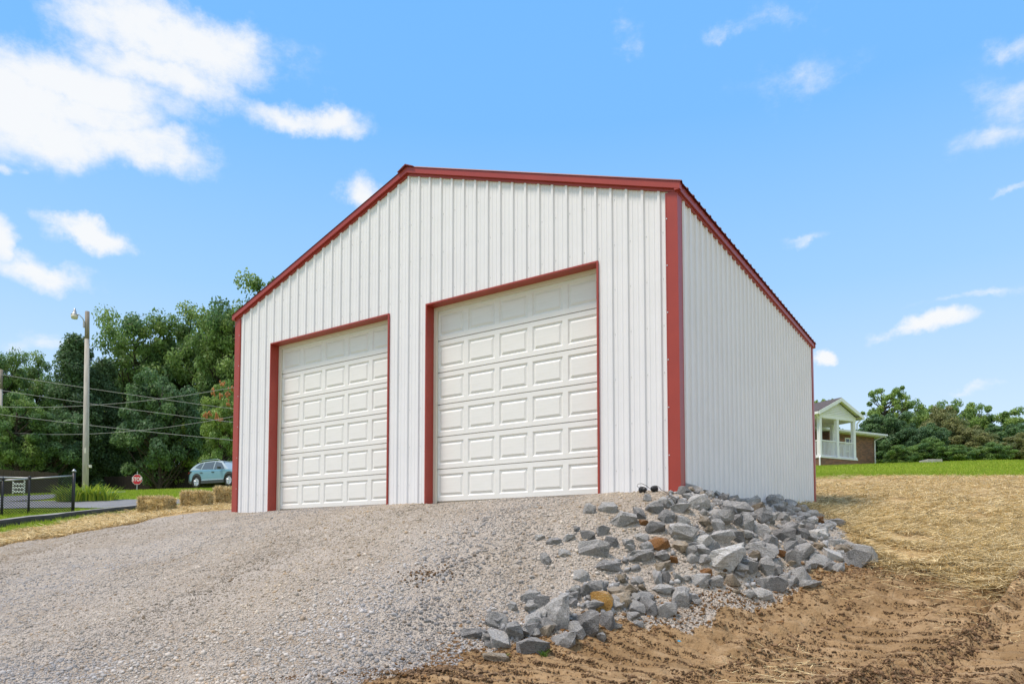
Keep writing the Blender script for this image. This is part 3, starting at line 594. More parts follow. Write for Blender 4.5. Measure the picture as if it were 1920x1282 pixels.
def put_rock(pos, w, dp, h, tone, label=None, group=None, rz=None, tilt=.22):
    global kk
    kk += 1; o = link('rock', rock_mesh((kk * 7) % 16, tone)); o.location = pos; o.scale = (w, dp, h)
    o.rotation_euler = (random.uniform(-tilt, tilt), random.uniform(-tilt, tilt), YAW + (random.uniform(-.35, .35) if rz is None else rz) + (math.pi if random.random() < .5 else 0))
    tag(o, label, 'rock', group); placed.append((pos[0], pos[1], max(w, dp) / 2))
for key, lst, ox, oy, sc in (('6', C6, 840, 880, 3.189), ('7', C7, 1200, 880, 4.0)):
    for (cx, cy, w, h, t) in lst:
        u, v, w2, h2 = ox + cx / sc, oy + cy / sc, w / sc, h / sc
        p, d = hit(u, v + .30 * h2); wm, hm = w2 * d / FPX * 1.10, h2 * d / FPX * 1.14
        dp = random.uniform(.75, 1.05) * max(wm * .75, hm * .9)
        pos = np.array(p) + HF * dp * .22; pos[2] = max(at(u, v, d)[2], hz(pos[0], pos[1]) + hm * .12)
        sp = SPECIAL.get((key, cx, cy)); lb, gr = GEN[t] if t in GEN else GEN['g']
        if not sp:
            wd_, gr_ = {'g': 'mid grey', 'd': 'dark grey', 'l': 'pale grey', 't': 'tan', 'r': 'rusty brown', 'o': 'orange'}[t], None
            sz_w = 'large' if w2 > 42 else ('medium' if w2 > 27 else 'small')
            ar = area(u, v)
            lb = f'{sz_w} {wd_} rock {ar}'; gr = f'{wd_} rocks {ar}'
        put_rock(pos, wm, dp, hm, t, sp or lb, None if sp else gr)
P_PILE = [xy(1330, 950, 9.6), xy(1275, 1000, 8.9), xy(1230, 1060, 8.2), xy(1240, 1150, 7.2), xy(1440, 1120, 7.7), xy(1560, 1080, 8.3), xy(1635, 1055, 8.7), xy(1560, 995, 9.8), xy(1490, 955, 11.5)]
P_PILE2 = [xy(900, 1225, 6.3), xy(1060, 1205, 6.6), xy(1230, 1160, 7.1), xy(1180, 1090, 7.6), xy(1040, 1140, 7.0), xy(920, 1190, 6.6)]
def rand_in(poly, n):
    poly = np.array(poly); lo, hi = poly.min(0), poly.max(0); out = []
    while len(out) < n:
        q = rng.uniform(lo, hi, (n * 2, 2)); out += list(q[pip(q[:, 0], q[:, 1], poly)])
    return np.array(out[:n])
for poly, n in ((P_PILE, 128), (P_PILE2, 28)):
    for (x, y) in rand_in(poly, n):
        s = random.uniform(.085, .19); tone = random.choice('ggdllt'); 
        pz = (x, y, hz(x, y) + s * .18); ar = area(*uv(pz)); put_rock(pz, s * random.uniform(.9, 1.4), s, s * random.uniform(.6, .95), tone, f'{"tiny" if s < .12 else "little"} {TONE[tone]} rubble stone {ar}', f'rubble stones {ar}', rz=random.uniform(-3, 3), tilt=.5)

RUB = np.concatenate([rand_in(P_PILE, 420), rand_in(P_PILE2, 110)])
# small stones as one mass
def ico():
    bm = bmesh.new(); bmesh.ops.create_icosphere(bm, subdivisions=1, radius=1); v = np.array([x.co[:] for x in bm.verts]); f = np.array([[q.index for q in p.verts] for p in bm.faces]); bm.free(); return v, f
ICO = ico(); OCT = (np.array([(1, 0, 0), (-1, 0, 0), (0, 1, 0), (0, -1, 0), (0, 0, 1), (0, 0, -1)], float), np.array([(0, 2, 4), (2, 1, 4), (1, 3, 4), (3, 0, 4), (2, 0, 5), (1, 2, 5), (3, 1, 5), (0, 3, 5)]))
def scatter(name, m, tmpl, P, S, cols, flat=(.55, .9), jit=.28, tilt=.5, lift=.15):
    n = len(P); tv, tf = tmpl; k = len(tv)
    v = tv[None] * (1 + rng.uniform(-jit, jit, (n, k, 1))) * np.stack([S * rng.uniform(.8, 1.35, n), S * rng.uniform(.7, 1.1, n), S * rng.uniform(*flat, n)], -1)[:, None]
    a, b, c = rng.uniform(0, 6.283, n), rng.normal(0, tilt, n), rng.normal(0, tilt, n)
    def rot(v, i, j, t): x = v[..., i] * np.cos(t)[:, None] - v[..., j] * np.sin(t)[:, None]; y = v[..., i] * np.sin(t)[:, None] + v[..., j] * np.cos(t)[:, None]; v = v.copy(); v[..., i] = x; v[..., j] = y; return v
    v = rot(rot(rot(v, 0, 2, b), 1, 2, c), 0, 1, a) + P[:, None]; v[..., 2] += (S * lift)[:, None]
    F = (tf[None] + (np.arange(n) * k)[:, None, None]).reshape(-1, tf.shape[1])
    return np_mesh(name, v.reshape(-1, 3), F, m, col=np.repeat(cols, k, 0))
n = len(RUB); o = link('rock_chips', scatter('rock_chips', 'stone', ICO, np.c_[RUB, H(RUB[:, 0], RUB[:, 1])], rng.uniform(.016, .045, n), rng.uniform(.26, .52, n)[:, None] * np.array([[1, .985, .96]]), jit=.38, lift=.3)); tag(o, 'small broken stone chips filling the gaps of the rock pile', 'rubble', kind='stuff')
def view_sample(poly_zone, n, dmin, dmax, umin, umax, power=1.0):
    """spots on the ground, thinning out with distance from where one stands"""
    out = []
    tot = 0
    while tot < n:
        m = n * 3; d = dmin * (dmax / dmin) ** (rng.random(m) ** power); u = rng.uniform(umin, umax, m)
        p = CAM[:2] + HF[:2] * d[:, None] + RT[:2] * ((u - 960) / FPX * d)[:, None]
        z = zone(p[:, 0], p[:, 1]); p = p[z == poly_zone]; inb = (p[:, 0] > -.03) & (p[:, 0] < W + .03) & (p[:, 1] > -.04) & (p[:, 1] < D + .05); p = p[~inb]; out.append(p); tot += len(p)
    return np.concatenate(out)[:n]
def stone_cols(n, warm=.5):
    b = rng.uniform(.42, .66, n)[:, None] * np.array([[1, .915, .82]]); g = rng.uniform(.34, .54, n)[:, None] * np.array([[1, .945, .88]]); t = rng.uniform(.36, .54, n)[:, None] * np.array([[1, .80, .60]])
    k = rng.random(n)[:, None]; return np.where(k < .55, b, np.where(k < .88, g, t))
for (n, lo, hi, s0, s1, tm) in ((14000, 4.6, 10, .008, .024, ICO), (95000, 4.6, 15, .005, .013, OCT), (9000, 8, 16, .009, .02, OCT)):
    p = view_sample(0, n, lo, hi, -150, 1750); sz = s0 + (s1 - s0) * rng.random(n) ** 3.0; sz = sz * np.where(sstep(6.2, 7.6, p[:, 0] - .25 * (p[:, 1] + 3)) * sstep(-.8, -1.8, p[:, 1]) > rng.random(n), 1.15, .85)
    tone = 1 + .62 * vnoise(p[:, 0] * 1.0 + p[:, 1] * .25, p[:, 1] * .22, 1.1) + .25 * vnoise(p[:, 0], p[:, 1], 2.7); wm = 1 + .8 * np.clip(vnoise(p[:, 0] + 30, p[:, 1] * .35, .8) + .08, -.1, .4)
    o = link('gravel_stones', scatter('gravel_stones', 'stone', tm, np.c_[p, H(p[:, 0], p[:, 1])], sz, stone_cols(n) * tone[:, None] * np.c_[np.ones(n), 1 / wm ** .35, 1 / wm])); tag(o, 'loose crushed limestone gravel covering the driveway slope', 'gravel', kind='stuff')
p = view_sample(1, 10000, 4.6, 9.5, 700, 2050); n = len(p); sz = .005 + .022 * rng.random(n) ** 6
cc = rng.uniform(.2, .46, n)[:, None] * np.array([[1, .65, .36]])
o = link('dirt_clods', scatter('dirt_clods', 'clod', OCT, np.c_[p, H(p[:, 0], p[:, 1])], sz, cc, jit=.5, flat=(.35, .7), lift=0)); tag(o, 'loose crumbs and clods of brown soil on the bare dirt', 'soil', kind='stuff')
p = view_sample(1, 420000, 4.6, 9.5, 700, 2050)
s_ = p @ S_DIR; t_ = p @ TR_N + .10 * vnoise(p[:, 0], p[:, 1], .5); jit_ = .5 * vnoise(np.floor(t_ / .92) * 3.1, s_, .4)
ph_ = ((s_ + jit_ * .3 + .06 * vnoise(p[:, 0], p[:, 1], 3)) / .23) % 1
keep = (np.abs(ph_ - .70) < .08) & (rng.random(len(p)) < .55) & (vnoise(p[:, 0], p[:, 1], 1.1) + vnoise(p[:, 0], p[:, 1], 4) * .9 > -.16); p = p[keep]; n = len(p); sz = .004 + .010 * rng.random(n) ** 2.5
cc = rng.uniform(.10, .30, n)[:, None] * np.array([[1, .635, .355]])  # dark crumbs on the near slopes put the ridges' shade into colour
o = link('dirt_clods', scatter('dirt_clods', 'clod', OCT, np.c_[p, H(p[:, 0], p[:, 1])], sz, cc, jit=.5, flat=(.5, .9), lift=.1)); tag(o, 'rows of dark crumbs painting shade along the crawler track ridges in the dirt', 'soil', kind='stuff')
for t0, n0 in ((11.84, 9000), (12.62, 6000), (10.62, 3000)):
    sv = rng.uniform(-5, 3.2, n0); tv_ = t0 + rng.normal(.06, .09, n0); q = sv[:, None] * TR_DIR + tv_[:, None] * TR_N; q = q[zone(q[:, 0], q[:, 1]) == 1]; n = len(q); sz = .005 + .02 * rng.random(n) ** 4; cc = rng.uniform(.09, .32, n)[:, None] * np.array([[1, .62, .35]])
    o = link('dirt_clods', scatter('dirt_clods', 'clod', OCT, np.c_[q, H(q[:, 0], q[:, 1])], sz, cc, jit=.6)); tag(o, 'ridge of crumbled dark soil along a track rut', 'soil', kind='stuff')
# clods thrown up along the foot of the pile and along the rut
edge = np.array([xy(740, 1282, 5.25), xy(862, 1222, 6.2), xy(1060, 1212, 6.5), xy(1270, 1176, 7), xy(1450, 1134, 7.6), xy(1560, 1088, 8.2), xy(1650, 1062, 8.6), xy(1760, 1078, 8.2)])
t = rng.random(7000) * (len(edge) - 1); i = t.astype(int); q = edge[i] + (edge[np.minimum(i + 1, len(edge) - 1)] - edge[i]) * (t - i)[:, None] + rng.normal(0, .13, (7000, 2))
n = len(q); sz = .005 + .022 * rng.random(n) ** 4; cc = rng.uniform(.14, .32, n)[:, None] * np.where(rng.random(n)[:, None] < .25, np.array([[1, .54, .22]]), np.array([[1, .63, .35]]))
o = link('dirt_clods', scatter('dirt_clods', 'clod', ICO, np.c_[q, H(q[:, 0], q[:, 1])], sz, cc, jit=.5, flat=(.4, .7), lift=-.1)); tag(o, 'orange brown soil clods along the lower edge of the rock pile', 'soil', kind='stuff')

for (u, v, n, sp) in ((815, 1076, 110, .09), (780, 1090, 50, .06), (770, 1274, 900, .16), (860, 1276, 700, .16), (545, 1268, 60, .05)):
    c0 = hit(u, v)[0]; q = c0[:2] + rng.normal(0, 1, (n, 2)) @ np.array([[.83 * sp * 1.6, .557 * sp * 1.6], [-.557 * sp * .7, .83 * sp * .7]]); sz = .006 + .016 * rng.random(n) ** 2; cc = rng.uniform(.10, .34, n)[:, None] * np.array([[1, .66, .40]])
    o = link('dirt_clods', scatter('dirt_clods', 'clod', OCT, np.c_[q, H(q[:, 0], q[:, 1])], sz, cc, jit=.5)); tag(o, 'patch of crumbled brown soil spilled on the gravel', 'soil', kind='stuff')

# ------------------------------------------------------------------ straw and grass
def strands(name, m, P, Ln, Wd, cols, rise=(0, .25), lift=.012, bend=.3):
    n = len(P); a = rng.uniform(0, 6.283, n); e = rng.uniform(*rise, n); dirv = np.c_[np.cos(a) * np.cos(e), np.sin(a) * np.cos(e), np.sin(e)]
    side = np.c_[-np.sin(a), np.cos(a), rng.uniform(-.6, .6, n)]; side /= np.linalg.norm(side, axis=1)[:, None]
    mid = dirv * (Ln * .5)[:, None]; end = dirv * Ln[:, None]; bv = rng.normal(0, bend, (n, 3)) * (Ln * .35)[:, None]; end = end + bv; end[:, 2] -= np.abs(bv[:, 2])
    base = P.copy(); base[:, 2] += lift * rng.random(n); w = side * (Wd / 2)[:, None]
    v = np.stack([base - w, base + w, base + mid + w, base + mid - w, base + end + w * .6, base + end - w * .6], 1)
    v[..., 2] = np.maximum(v[..., 2], P[:, None, 2] + .001)
    F = (np.array([(0, 1, 2, 3), (3, 2, 4, 5)])[None] + (np.arange(n) * 6)[:, None, None]).reshape(-1, 4)
    return np_mesh(name, v.reshape(-1, 3), F, m, col=np.repeat(cols, 6, 0))
def straw_cols(n): 
    b = rng.uniform(.55, 1.0, n)[:, None]; return b * np.array([[1.0, .80, .43]]) * np.where(rng.random(n)[:, None] < .22, .42, 1)
for (lab, n, lo, hi, u0, u1, L0, L1, wd) in (('thick mat of golden straw strands right of the garage', 56000, 7.2, 13, 1500, 2050, .06, .26, .0075), ('thin far mat of golden straw below the green lawn', 40000, 12, 26, 1480, 2000, .10, .3, .011), ('golden straw strands between the gravel and the kerb', 28000, 11, 22, -120, 470, .08, .26, .010)):
    p = view_sample(2, n, lo, hi, u0, u1); p = p[vnoise(p[:, 0], p[:, 1], 1.3) + .7 * vnoise(p[:, 0] + 7, p[:, 1], 4.1) > -.42 + .3 * rng.random(len(p))]; n = len(p)
    o = link('straw', strands('straw', 'strand', np.c_[p, H(p[:, 0], p[:, 1])], rng.uniform(L0, L1, n), np.full(n, wd) * rng.uniform(.6, 1.3, n), straw_cols(n), rise=(0, .35), lift=.05)); tag(o, lab, 'straw', kind='stuff')
eb = np.array([xy(1640, 1062, 8.6), xy(1760, 1078, 8.2), xy(1850, 1100, 7.4), xy(1925, 1080, 7.7), (16, 1.6)]); t = rng.random(3800) * (len(eb) - 1.001); i = t.astype(int); q = eb[i] + (eb[i + 1] - eb[i]) * (t - i)[:, None] + rng.normal(0, .3, (3800, 2)) * rng.random((3800, 1)); n = len(q)
o = link('straw', strands('straw', 'strand', np.c_[q, H(q[:, 0], q[:, 1])], rng.uniform(.06, .26, n), np.full(n, .0065), straw_cols(n), rise=(0, .3), lift=.03)); tag(o, 'loose straw fraying out from the mat onto the bare dirt', 'straw', kind='stuff')
p = view_sample(1, 3200, 5, 9.5, 1200, 2050); keep = vnoise(p[:, 0], p[:, 1], 1.3) > .02; p = p[keep]; n = len(p)
o = link('straw', strands('straw', 'strand', np.c_[p, H(p[:, 0], p[:, 1])], rng.uniform(.05, .2, n), np.full(n, .005), straw_cols(n))); tag(o, 'scattered straw wisps on the bare dirt', 'straw', kind='stuff')
def blades(name, P, hgt, wd, cols):
    n = len(P); a = rng.uniform(0, 6.283, n); lean = rng.normal(0, .45, (n, 2)) * hgt[:, None]
    s = np.c_[np.cos(a), np.sin(a), np.zeros(n)] * (wd / 2)[:, None]; tip = P + np.c_[lean, hgt]
    v = np.stack([P - s, P + s, tip], 1); F = np.arange(n * 3).reshape(n, 3)
    return np_mesh(name, v.reshape(-1, 3), F, 'blade', col=np.repeat(cols, 3, 0))
def grass_cols(n): return rng.uniform(.65, 1.35, n)[:, None] * np.where(rng.random(n)[:, None] < .6, np.array([[.24, .35, .024]]), np.array([[.36, .40, .055]]))
ROADP = [xy(560, 955, 21), xy(140, 958, 21.7), xy(-200, 965, 20), xy(-200, 935, 33), xy(0, 936, 33), xy(80, 934, 33.5), xy(130, 931, 34.2), xy(235, 923, 35.6), xy(235, 928, 34.3), xy(180, 932, 32.8), xy(120, 939, 30.3), xy(85, 944, 27.3), xy(140, 948, 24.9), xy(560, 939, 24.6)]
for (lab, n, lo, hi, u0, u1, h0, w0) in (('mown bright green grass blades on the hillside lawn', 70000, 22, 46, 1480, 2050, .085, .018), ('mown green grass blades around the utility pole and kerb', 80000, 14, 48, -100, 480, .09, .018)):
    p = view_sample(3, n, lo, hi, u0, u1); p = p[~pip(p[:, 0], p[:, 1], ROADP)]; n = len(p)
    o = link('grass', blades('grass', np.c_[p, H(p[:, 0], p[:, 1]) - .01], rng.uniform(.5, 1.3, n) * h0, np.full(n, w0), grass_cols(n))); tag(o, lab, 'grass', kind='stuff')

# ------------------------------------------------------------------ trees
def leaf_mesh(name, C, rad, per, size, tones, flat=.7, up=.5, seed=0):
    tones = tones * 1.28
    """leaf clumps: C clump centres (n,3), rad (n,), per leaves each"""
    r = np.random.default_rng(seed); n = len(C); k = n * per
    d = r.normal(size=(k, 3)); d /= np.linalg.norm(d, axis=1)[:, None]; rr = r.random(k) ** .45
    p = np.repeat(C, per, 0) + d * (rr * np.repeat(rad, per))[:, None] * np.array([1, 1, flat])
    nrm = d * .8 + r.normal(size=(k, 3)) * .8; nrm[:, 2] += up * 1.7; nrm /= np.linalg.norm(nrm, axis=1)[:, None]
    t = np.cross(nrm, r.normal(size=(k, 3))); t /= np.linalg.norm(t, axis=1)[:, None] + 1e-9; b = np.cross(nrm, t)
    s = size * r.uniform(.6, 1.35, k)[:, None]
    v = np.stack([p - t * s, p + b * s * .55 - t * s * .1, p + t * s, p - b * s * .55 - t * s * .1], 1)
    col = np.repeat(tones[r.integers(0, len(tones), n)], per, 0) * r.uniform(.7, 1.35, (k, 1))
    return np_mesh(name, v.reshape(-1, 3), np.arange(k * 4).reshape(k, 4), 'leaf', col=np.repeat(col, 4, 0))
GREEN = np.array([(.13, .21, .06), (.16, .25, .07), (.10, .18, .065), (.19, .27, .075)])
DARK = np.array([(.085, .145, .062), (.10, .165, .065), (.075, .13, .062)])
LIGHT = np.array([(.21, .30, .075), (.24, .33, .08), (.17, .26, .075)])
OLIVE = np.array([(.21, .22, .085), (.24, .245, .10), (.17, .20, .085)])
def tree_proto(seed, h, w, base, style, tones, per=190, nclump=80, leaf=.17):
    r = np.random.default_rng(seed); T = MB(); C = []; Rd = []
    lean = r.normal(0, .03, 2) * h
    th = h * (.82 if style != 'shrub' else .5); tr = h * .018 + .06
    tp = [np.array([lean[0] * (i / 6) ** 2 + r.normal(0, .012) * h * (i > 0), lean[1] * (i / 6) ** 2 + r.normal(0, .012) * h * (i > 0), th * i / 6 - .4 * (i == 0)]) for i in range(7)]
    T.tube(tp, [tr * (1.25 - 1.05 * i / 6) for i in range(7)], 8)
    def on_trunk(z): f = np.clip(z / th, 0, .999) * 6; i = int(f); return tp[i] + (tp[i + 1] - tp[i]) * (f - i)
    for i in range(nclump):
        if style == 'cedar':
            f = (i + r.random()) / nclump; z = base + (h - base) * f; rad = w / 2 * (1 - f) ** .7 * (.55 + .5 * r.random()) + .1
            a = r.uniform(0, 6.283); c = np.array([rad * math.cos(a), rad * math.sin(a), z]); rc = w * .10 + .25
        else:
            d = r.normal(size=3); d /= np.linalg.norm(d); q = r.random() ** (.35 if style != 'loose' else .3)
            c = d * q * np.array([w / 2, w / 2, (h - base) / 2]) * r.uniform(.8, 1.03); c[2] += (h + base) / 2
            if style == 'spread': c[:2] *= .6 + .55 * (c[2] - base) / (h - base) * (1.6 - (c[2] - base) / (h - base))
            rc = w * (.075 if style == 'loose' else .098) * r.uniform(.6, 1.35)
        C.append(c); Rd.append(rc)
        if i % 2 == 0 or style == 'loose':
            z0 = max(base * .55, min(th * .95, c[2] - np.linalg.norm(c[:2]) * r.uniform(.5, 1.0))); s = on_trunk(z0); m_ = (s + c) / 2 + r.normal(0, .03, 3) * w; m_[2] -= .03 * w
            T.tube([s, m_, c], [tr * .38, tr * .22, .018], 5, cap=False)
    return T.mesh('trunk', 'bark', smooth=True, fix=False), leaf_mesh('crown', np.array(C), np.array(Rd), per, leaf, tones, seed=seed)
PROTO = {'oak_a': tree_proto(1, 15, 11, 3.2, 'spread', GREEN, 255, 131, 0.141), 'oak_b': tree_proto(2, 15, 10, 2.6, 'round', GREEN, 255, 131, 0.141), 'loose': tree_proto(3, 12, 7.5, 2.5, 'loose', LIGHT, 165, 103, 0.126),
         'cedar': tree_proto(4, 12, 6, .5, 'cedar', DARK, 285, 137, 0.111), 'shrub': tree_proto(5, 5, 5.5, .1, 'shrub', GREEN, 255, 103, 0.096), 'olive': tree_proto(6, 6.5, 6, .2, 'shrub', OLIVE, 285, 125, 0.096),
         'dark': tree_proto(7, 9, 7.5, .4, 'round', DARK * 1.25, 300, 125, 0.126), 'light': tree_proto(8, 8, 6, .6, 'round', LIGHT, 255, 103, 0.111)}
PH = {'oak_a': (15, 11), 'oak_b': (15, 10), 'loose': (12, 7.5), 'cedar': (12, 6), 'shrub': (5, 5.5), 'olive': (6.5, 6), 'dark': (9, 7.5), 'light': (8, 6)}
def tree(kind, u, vtop, d, wpx, label, group, name='tree', cat='tree', rz=None):
    p = at(u, 900, d); x, y = p[:2]; z = hz(x, y); top = at(u, vtop, d)[2]; ph, pw = PH[kind]
    t = thing(name, label, cat, (x, y, z), random.uniform(0, 6.28) if rz is None else rz, group)
    sz = (top - z) / ph * 1.05; sw = wpx * d / FPX / pw; t.scale = (sw, sw, sz)
    link('trunk', PROTO[kind][0], t); link('crown', PROTO[kind][1], t); return t
LT = [('oak_a', 250, 572, 58, 190, 'tall spreading oak behind the stop sign, dark trunk beside it'), ('oak_b', 345, 574, 60, 170, 'tall full green tree behind the blue car, left of the garage'), ('oak_a', 425, 560, 57, 170, 'tall green tree cut off by the left garage corner'),
      ('oak_b', 478, 512, 60, 210, 'tallest tree whose top shows above the left roof slope'), ('oak_b', 62, 664, 66, 130, 'green tree with airy top left of the utility pole'), ('oak_a', -8, 645, 62, 120, 'tree cut off by the left edge of the picture'),
      ('cedar', 135, 648, 52, 135, 'dark cedar directly behind the utility pole'), ('cedar', 190, 690, 54, 110, 'dark narrow cedar just right of the utility pole'), ('oak_b', 30, 735, 46, 130, 'green drooping tree behind the chain link fence'),
      ('dark', 300, 690, 50, 150, 'dark rounded tree in front of the tall oaks, above the board fence'), ('light', 415, 715, 49, 90, 'light green sumac tree with orange flower heads beside the garage corner'), ('dark', 90, 760, 48, 130, 'dark bushy tree low between fence and utility pole'),
      ('light', 345, 770, 52, 110, 'light green young tree above the back of the blue car'), ('oak_b', 170, 700, 72, 160, 'distant green tree filling the gap behind the cedars'), ('oak_a', 300, 640, 74, 200, 'distant tree closing the gap between the tall oaks'), ('dark', 215, 760, 57, 120, 'dark low tree behind the stop sign, left of its trunk neighbour'), ('dark', 400, 790, 55, 130, 'dark green bush mass right behind the parked car'), ('dark', 20, 790, 58, 130, 'dark low tree behind the green drooping tree at far left'), ('dark', 150, 800, 60, 150, 'dark undergrowth tree behind the utility pole base'), ('dark', 275, 800, 62, 150, 'dark undergrowth tree behind the board fence middle')]
LT += [('oak_a', -110, 640, 60, 170, 'spreading tree just beyond the left picture edge'), ('dark', -60, 770, 52, 150, 'dark low tree beyond the left picture edge, behind the fence'), ('oak_b', -230, 630, 62, 190, 'second tall tree beyond the left picture edge'), ('dark', -190, 760, 54, 170, 'dark bushy tree well beyond the left picture edge'), ('oak_a', -370, 640, 60, 200, 'farthest tall tree beyond the left picture edge')]
for (k, u, v, d, w, lb) in LT: tree(k, u, v, d, w, lb, 'trees left of the garage')
sm = [o for o in bpy.data.objects if o.get('label', '').startswith('light green sumac')][0]
RTs = [('loose', 1672, 716, 56, 95, 'tall loose tree with upright branches right of the brick house'), ('light', 1715, 752, 58, 85, 'shorter light green tree beside the tall loose one'), ('dark', 1665, 770, 54, 110, 'dark dense tree just behind the brick house corner'), ('dark', 1728, 790, 52, 100, 'dark round tree in the middle of the right tree line'),
       ('olive', 1775, 762, 54, 85, 'big olive brown bush with pointed top in the right tree line'), ('olive', 1825, 798, 52, 90, 'olive rounded bush right of the pointed olive bush'), ('shrub', 1745, 822, 48, 80, 'pale green low shrub at the lawn edge'), ('shrub', 1690, 835, 48, 70, 'low shrub beside the house downspout'),
       ('light', 1800, 752, 62, 90, 'light green tree top rising behind the olive bushes'), ('light', 1845, 757, 60, 85, 'light green tree above the olive rounded bush'), ('dark', 1880, 790, 54, 90, 'dark green tree near the right picture edge'), ('light', 1905, 765, 58, 100, 'bushy light tree cut off by the right picture edge'), ('olive', 1915, 815, 48, 80, 'olive shrub at the right picture edge'),
       ('loose', 1556, 738, 66, 60, 'small tree top showing above the porch roof'), ('loose', 1530, 745, 66, 40, 'tree top between the garage and the porch roof'), ('light', 1760, 755, 66, 90, 'distant light tree between the loose tree and olive bush'), ('shrub', 1790, 835, 47, 80, 'dark green shrub under the olive bushes'), ('shrub', 1860, 830, 47, 80, 'low green shrub left of the right edge shrubs'), ('dark', 1960, 780, 56, 120, 'dark tree just beyond the right picture edge')]
RTs += [('shrub', 1660, 838, 53, 75, 'dark shrub filling the gap right of the house wall'), ('dark', 1640, 800, 64, 100, 'dark tree behind the low roof of the brick house')]
for (k, u, v, d, w, lb) in RTs: tree(k, u, v, d, w, lb, 'trees along the right lawn edge')
# flower heads of the sumac
mat('sumac', (.42, .16, .06), (.30, .14, .05), 30, .9)
mb = MB()
for (u, v) in ((400, 735), (412, 742), (425, 740), (392, 775), (405, 780), (418, 722), (428, 758), (385, 780), (432, 728), (415, 788)):
    p = at(u, v, 47.2); q = (np.array(sm.matrix_world.inverted() @ Vector(p)) if False else p - np.array(sm.location))
    c, s = math.cos(-sm.rotation_euler[2]), math.sin(-sm.rotation_euler[2]); q = np.array([(q[0] * c - q[1] * s) / sm.scale[0], (q[0] * s + q[1] * c) / sm.scale[1], q[2] / sm.scale[2]])
    for j in range(7):
        o_ = rng.normal(0, .16, 3); o_[2] *= .6; mb.lathe([(.05, -.08), (.11, -.02), (.09, .06), (.02, .13)], q + o_, 'z', 6)
mb.build('flower_head', 'sumac', sm)

# ------------------------------------------------------------------ utility pole, lamp, wires
mat('pole_wood', (.50, .465, .42), (.36, .33, .29), 6, .9, .5, 40, stretch=(3, 3, .25)); mat('pole_dark', (.30, .26, .22), (.18, .15, .12), 6, .9, .5, 40, stretch=(3, 3, .25))
mat('galv', (.42, .43, .44), (.36, .37, .38), 10, .45, metal=.6); mat('lamp_lens', (.62, .58, .50), None, rough=.3); mat('cable', (.30, .30, .31), None, rough=.6); mat('black_metal', (.018, .018, .02), None, rough=.45)
def pole(u, vb, vt, d, label, r0=.118, lamp=True):
    b = at(u, vb, d) if not lamp else hit(u, vb)[0]; d = float((b - CAM) @ FW); z0 = hz(b[0], b[1]); h = at(u, vt, d)[2] - z0
    t = thing('utility_pole', label, 'utility pole', (b[0], b[1], z0), YAW)
    MB().tube([(0, 0, -.5), (-.045, 0, h * .3), (-.13, 0, h * .85)], [r0, r0 * .93, r0 * .75], 14).build('shaft', 'pole_wood', t, smooth=True)
    MB().tube([(-.13, 0, h * .85), (-.155, 0, h)], [r0 * .75, r0 * .70], 14).build('weathered_top', 'pole_dark', t, smooth=True)
    if lamp:
        MB().tube([(-.22, -.03, h - .50), (-.30, -.05, h - .30), (-.44, -.07, h - .15), (-.60, -.08, h - .12)], .02, 8).build('lamp_arm', 'galv', t, smooth=True)
        MB().box((-.26, -.10, h - .68), (-.19, -.03, h - .42)).build('arm_bracket', 'galv', t)
        lp = MB().lathe([(.034, .20), (.038, .13), (.065, .09), (.072, .015), (.13, -.045), (.138, -.075)], (-.62, -.08, h - .10), 'z', 16).build('lamp_head', 'galv', t, smooth=True)
        MB().lathe([(.135, -.077), (.13, -.15), (.108, -.22), (.05, -.235)], (-.62, -.08, h - .10), 'z', 16).build('lamp_glass', 'lamp_lens', lp, smooth=True)
        MB().box((.12, -.05, h * .16), (.2, .04, h * .175)).build('insulator_knob', 'lamp_lens', t)
        MB().box((-.03, -r0 * .95 - .012, h * .235), (.04, -r0 * .8, h * .262)).build('tag_plate', 'lamp_lens', t)
    return t
pole(160, 933, 578, 29.5, 'weathered grey utility pole with a yard lamp standing in yellow green lilies')
pole(-2, 905, 690, 50, 'distant grey utility pole cut by the left edge of the picture', .17, False)
WIRES = [([(-160, 676), (0, 700), (211, 733), (437, 770), (640, 790)], 44, 'topmost thin power line sloping down toward the garage'), ([(-150, 708), (31, 734), (211, 762), (437, 794), (640, 812)], 45, 'second power line from the top sloping right behind the pole'),
         ([(-150, 752), (90, 761), (156, 762), (273, 753), (413, 729), (640, 680)], 43, 'sagging power line that rises toward the right'), ([(-150, 756), (0, 777), (137, 794), (437, 824), (640, 842)], 42, 'lowest long power line sloping down to the garage corner'), ([(-100, 797), (50, 809), (105, 815), (211, 813), (296, 805), (437, 778), (640, 735)], 46, 'low sagging wire behind the utility pole')]
for pts, d, lb in WIRES:
    pts = np.array(pts, float); t = np.linspace(0, 1, 40); uu = np.interp(t, np.linspace(0, 1, len(pts)), pts[:, 0]); 
    c = np.polyfit(pts[:, 0], pts[:, 1], 2 if len(pts) < 6 else 3); vv = np.polyval(c, uu)
    sl = vv[1] - vv[0]; du = uu[1] - uu[0]; uu = np.r_[uu[0] - du * 30, uu]; vv = np.r_[vv[0] - sl * 30, vv]
    tag(MB().tube([at(a, b, d) for a, b in zip(uu, vv)], .014, 5).build('power_line', 'cable', smooth=True), lb, 'power line', 'power lines left of the garage')

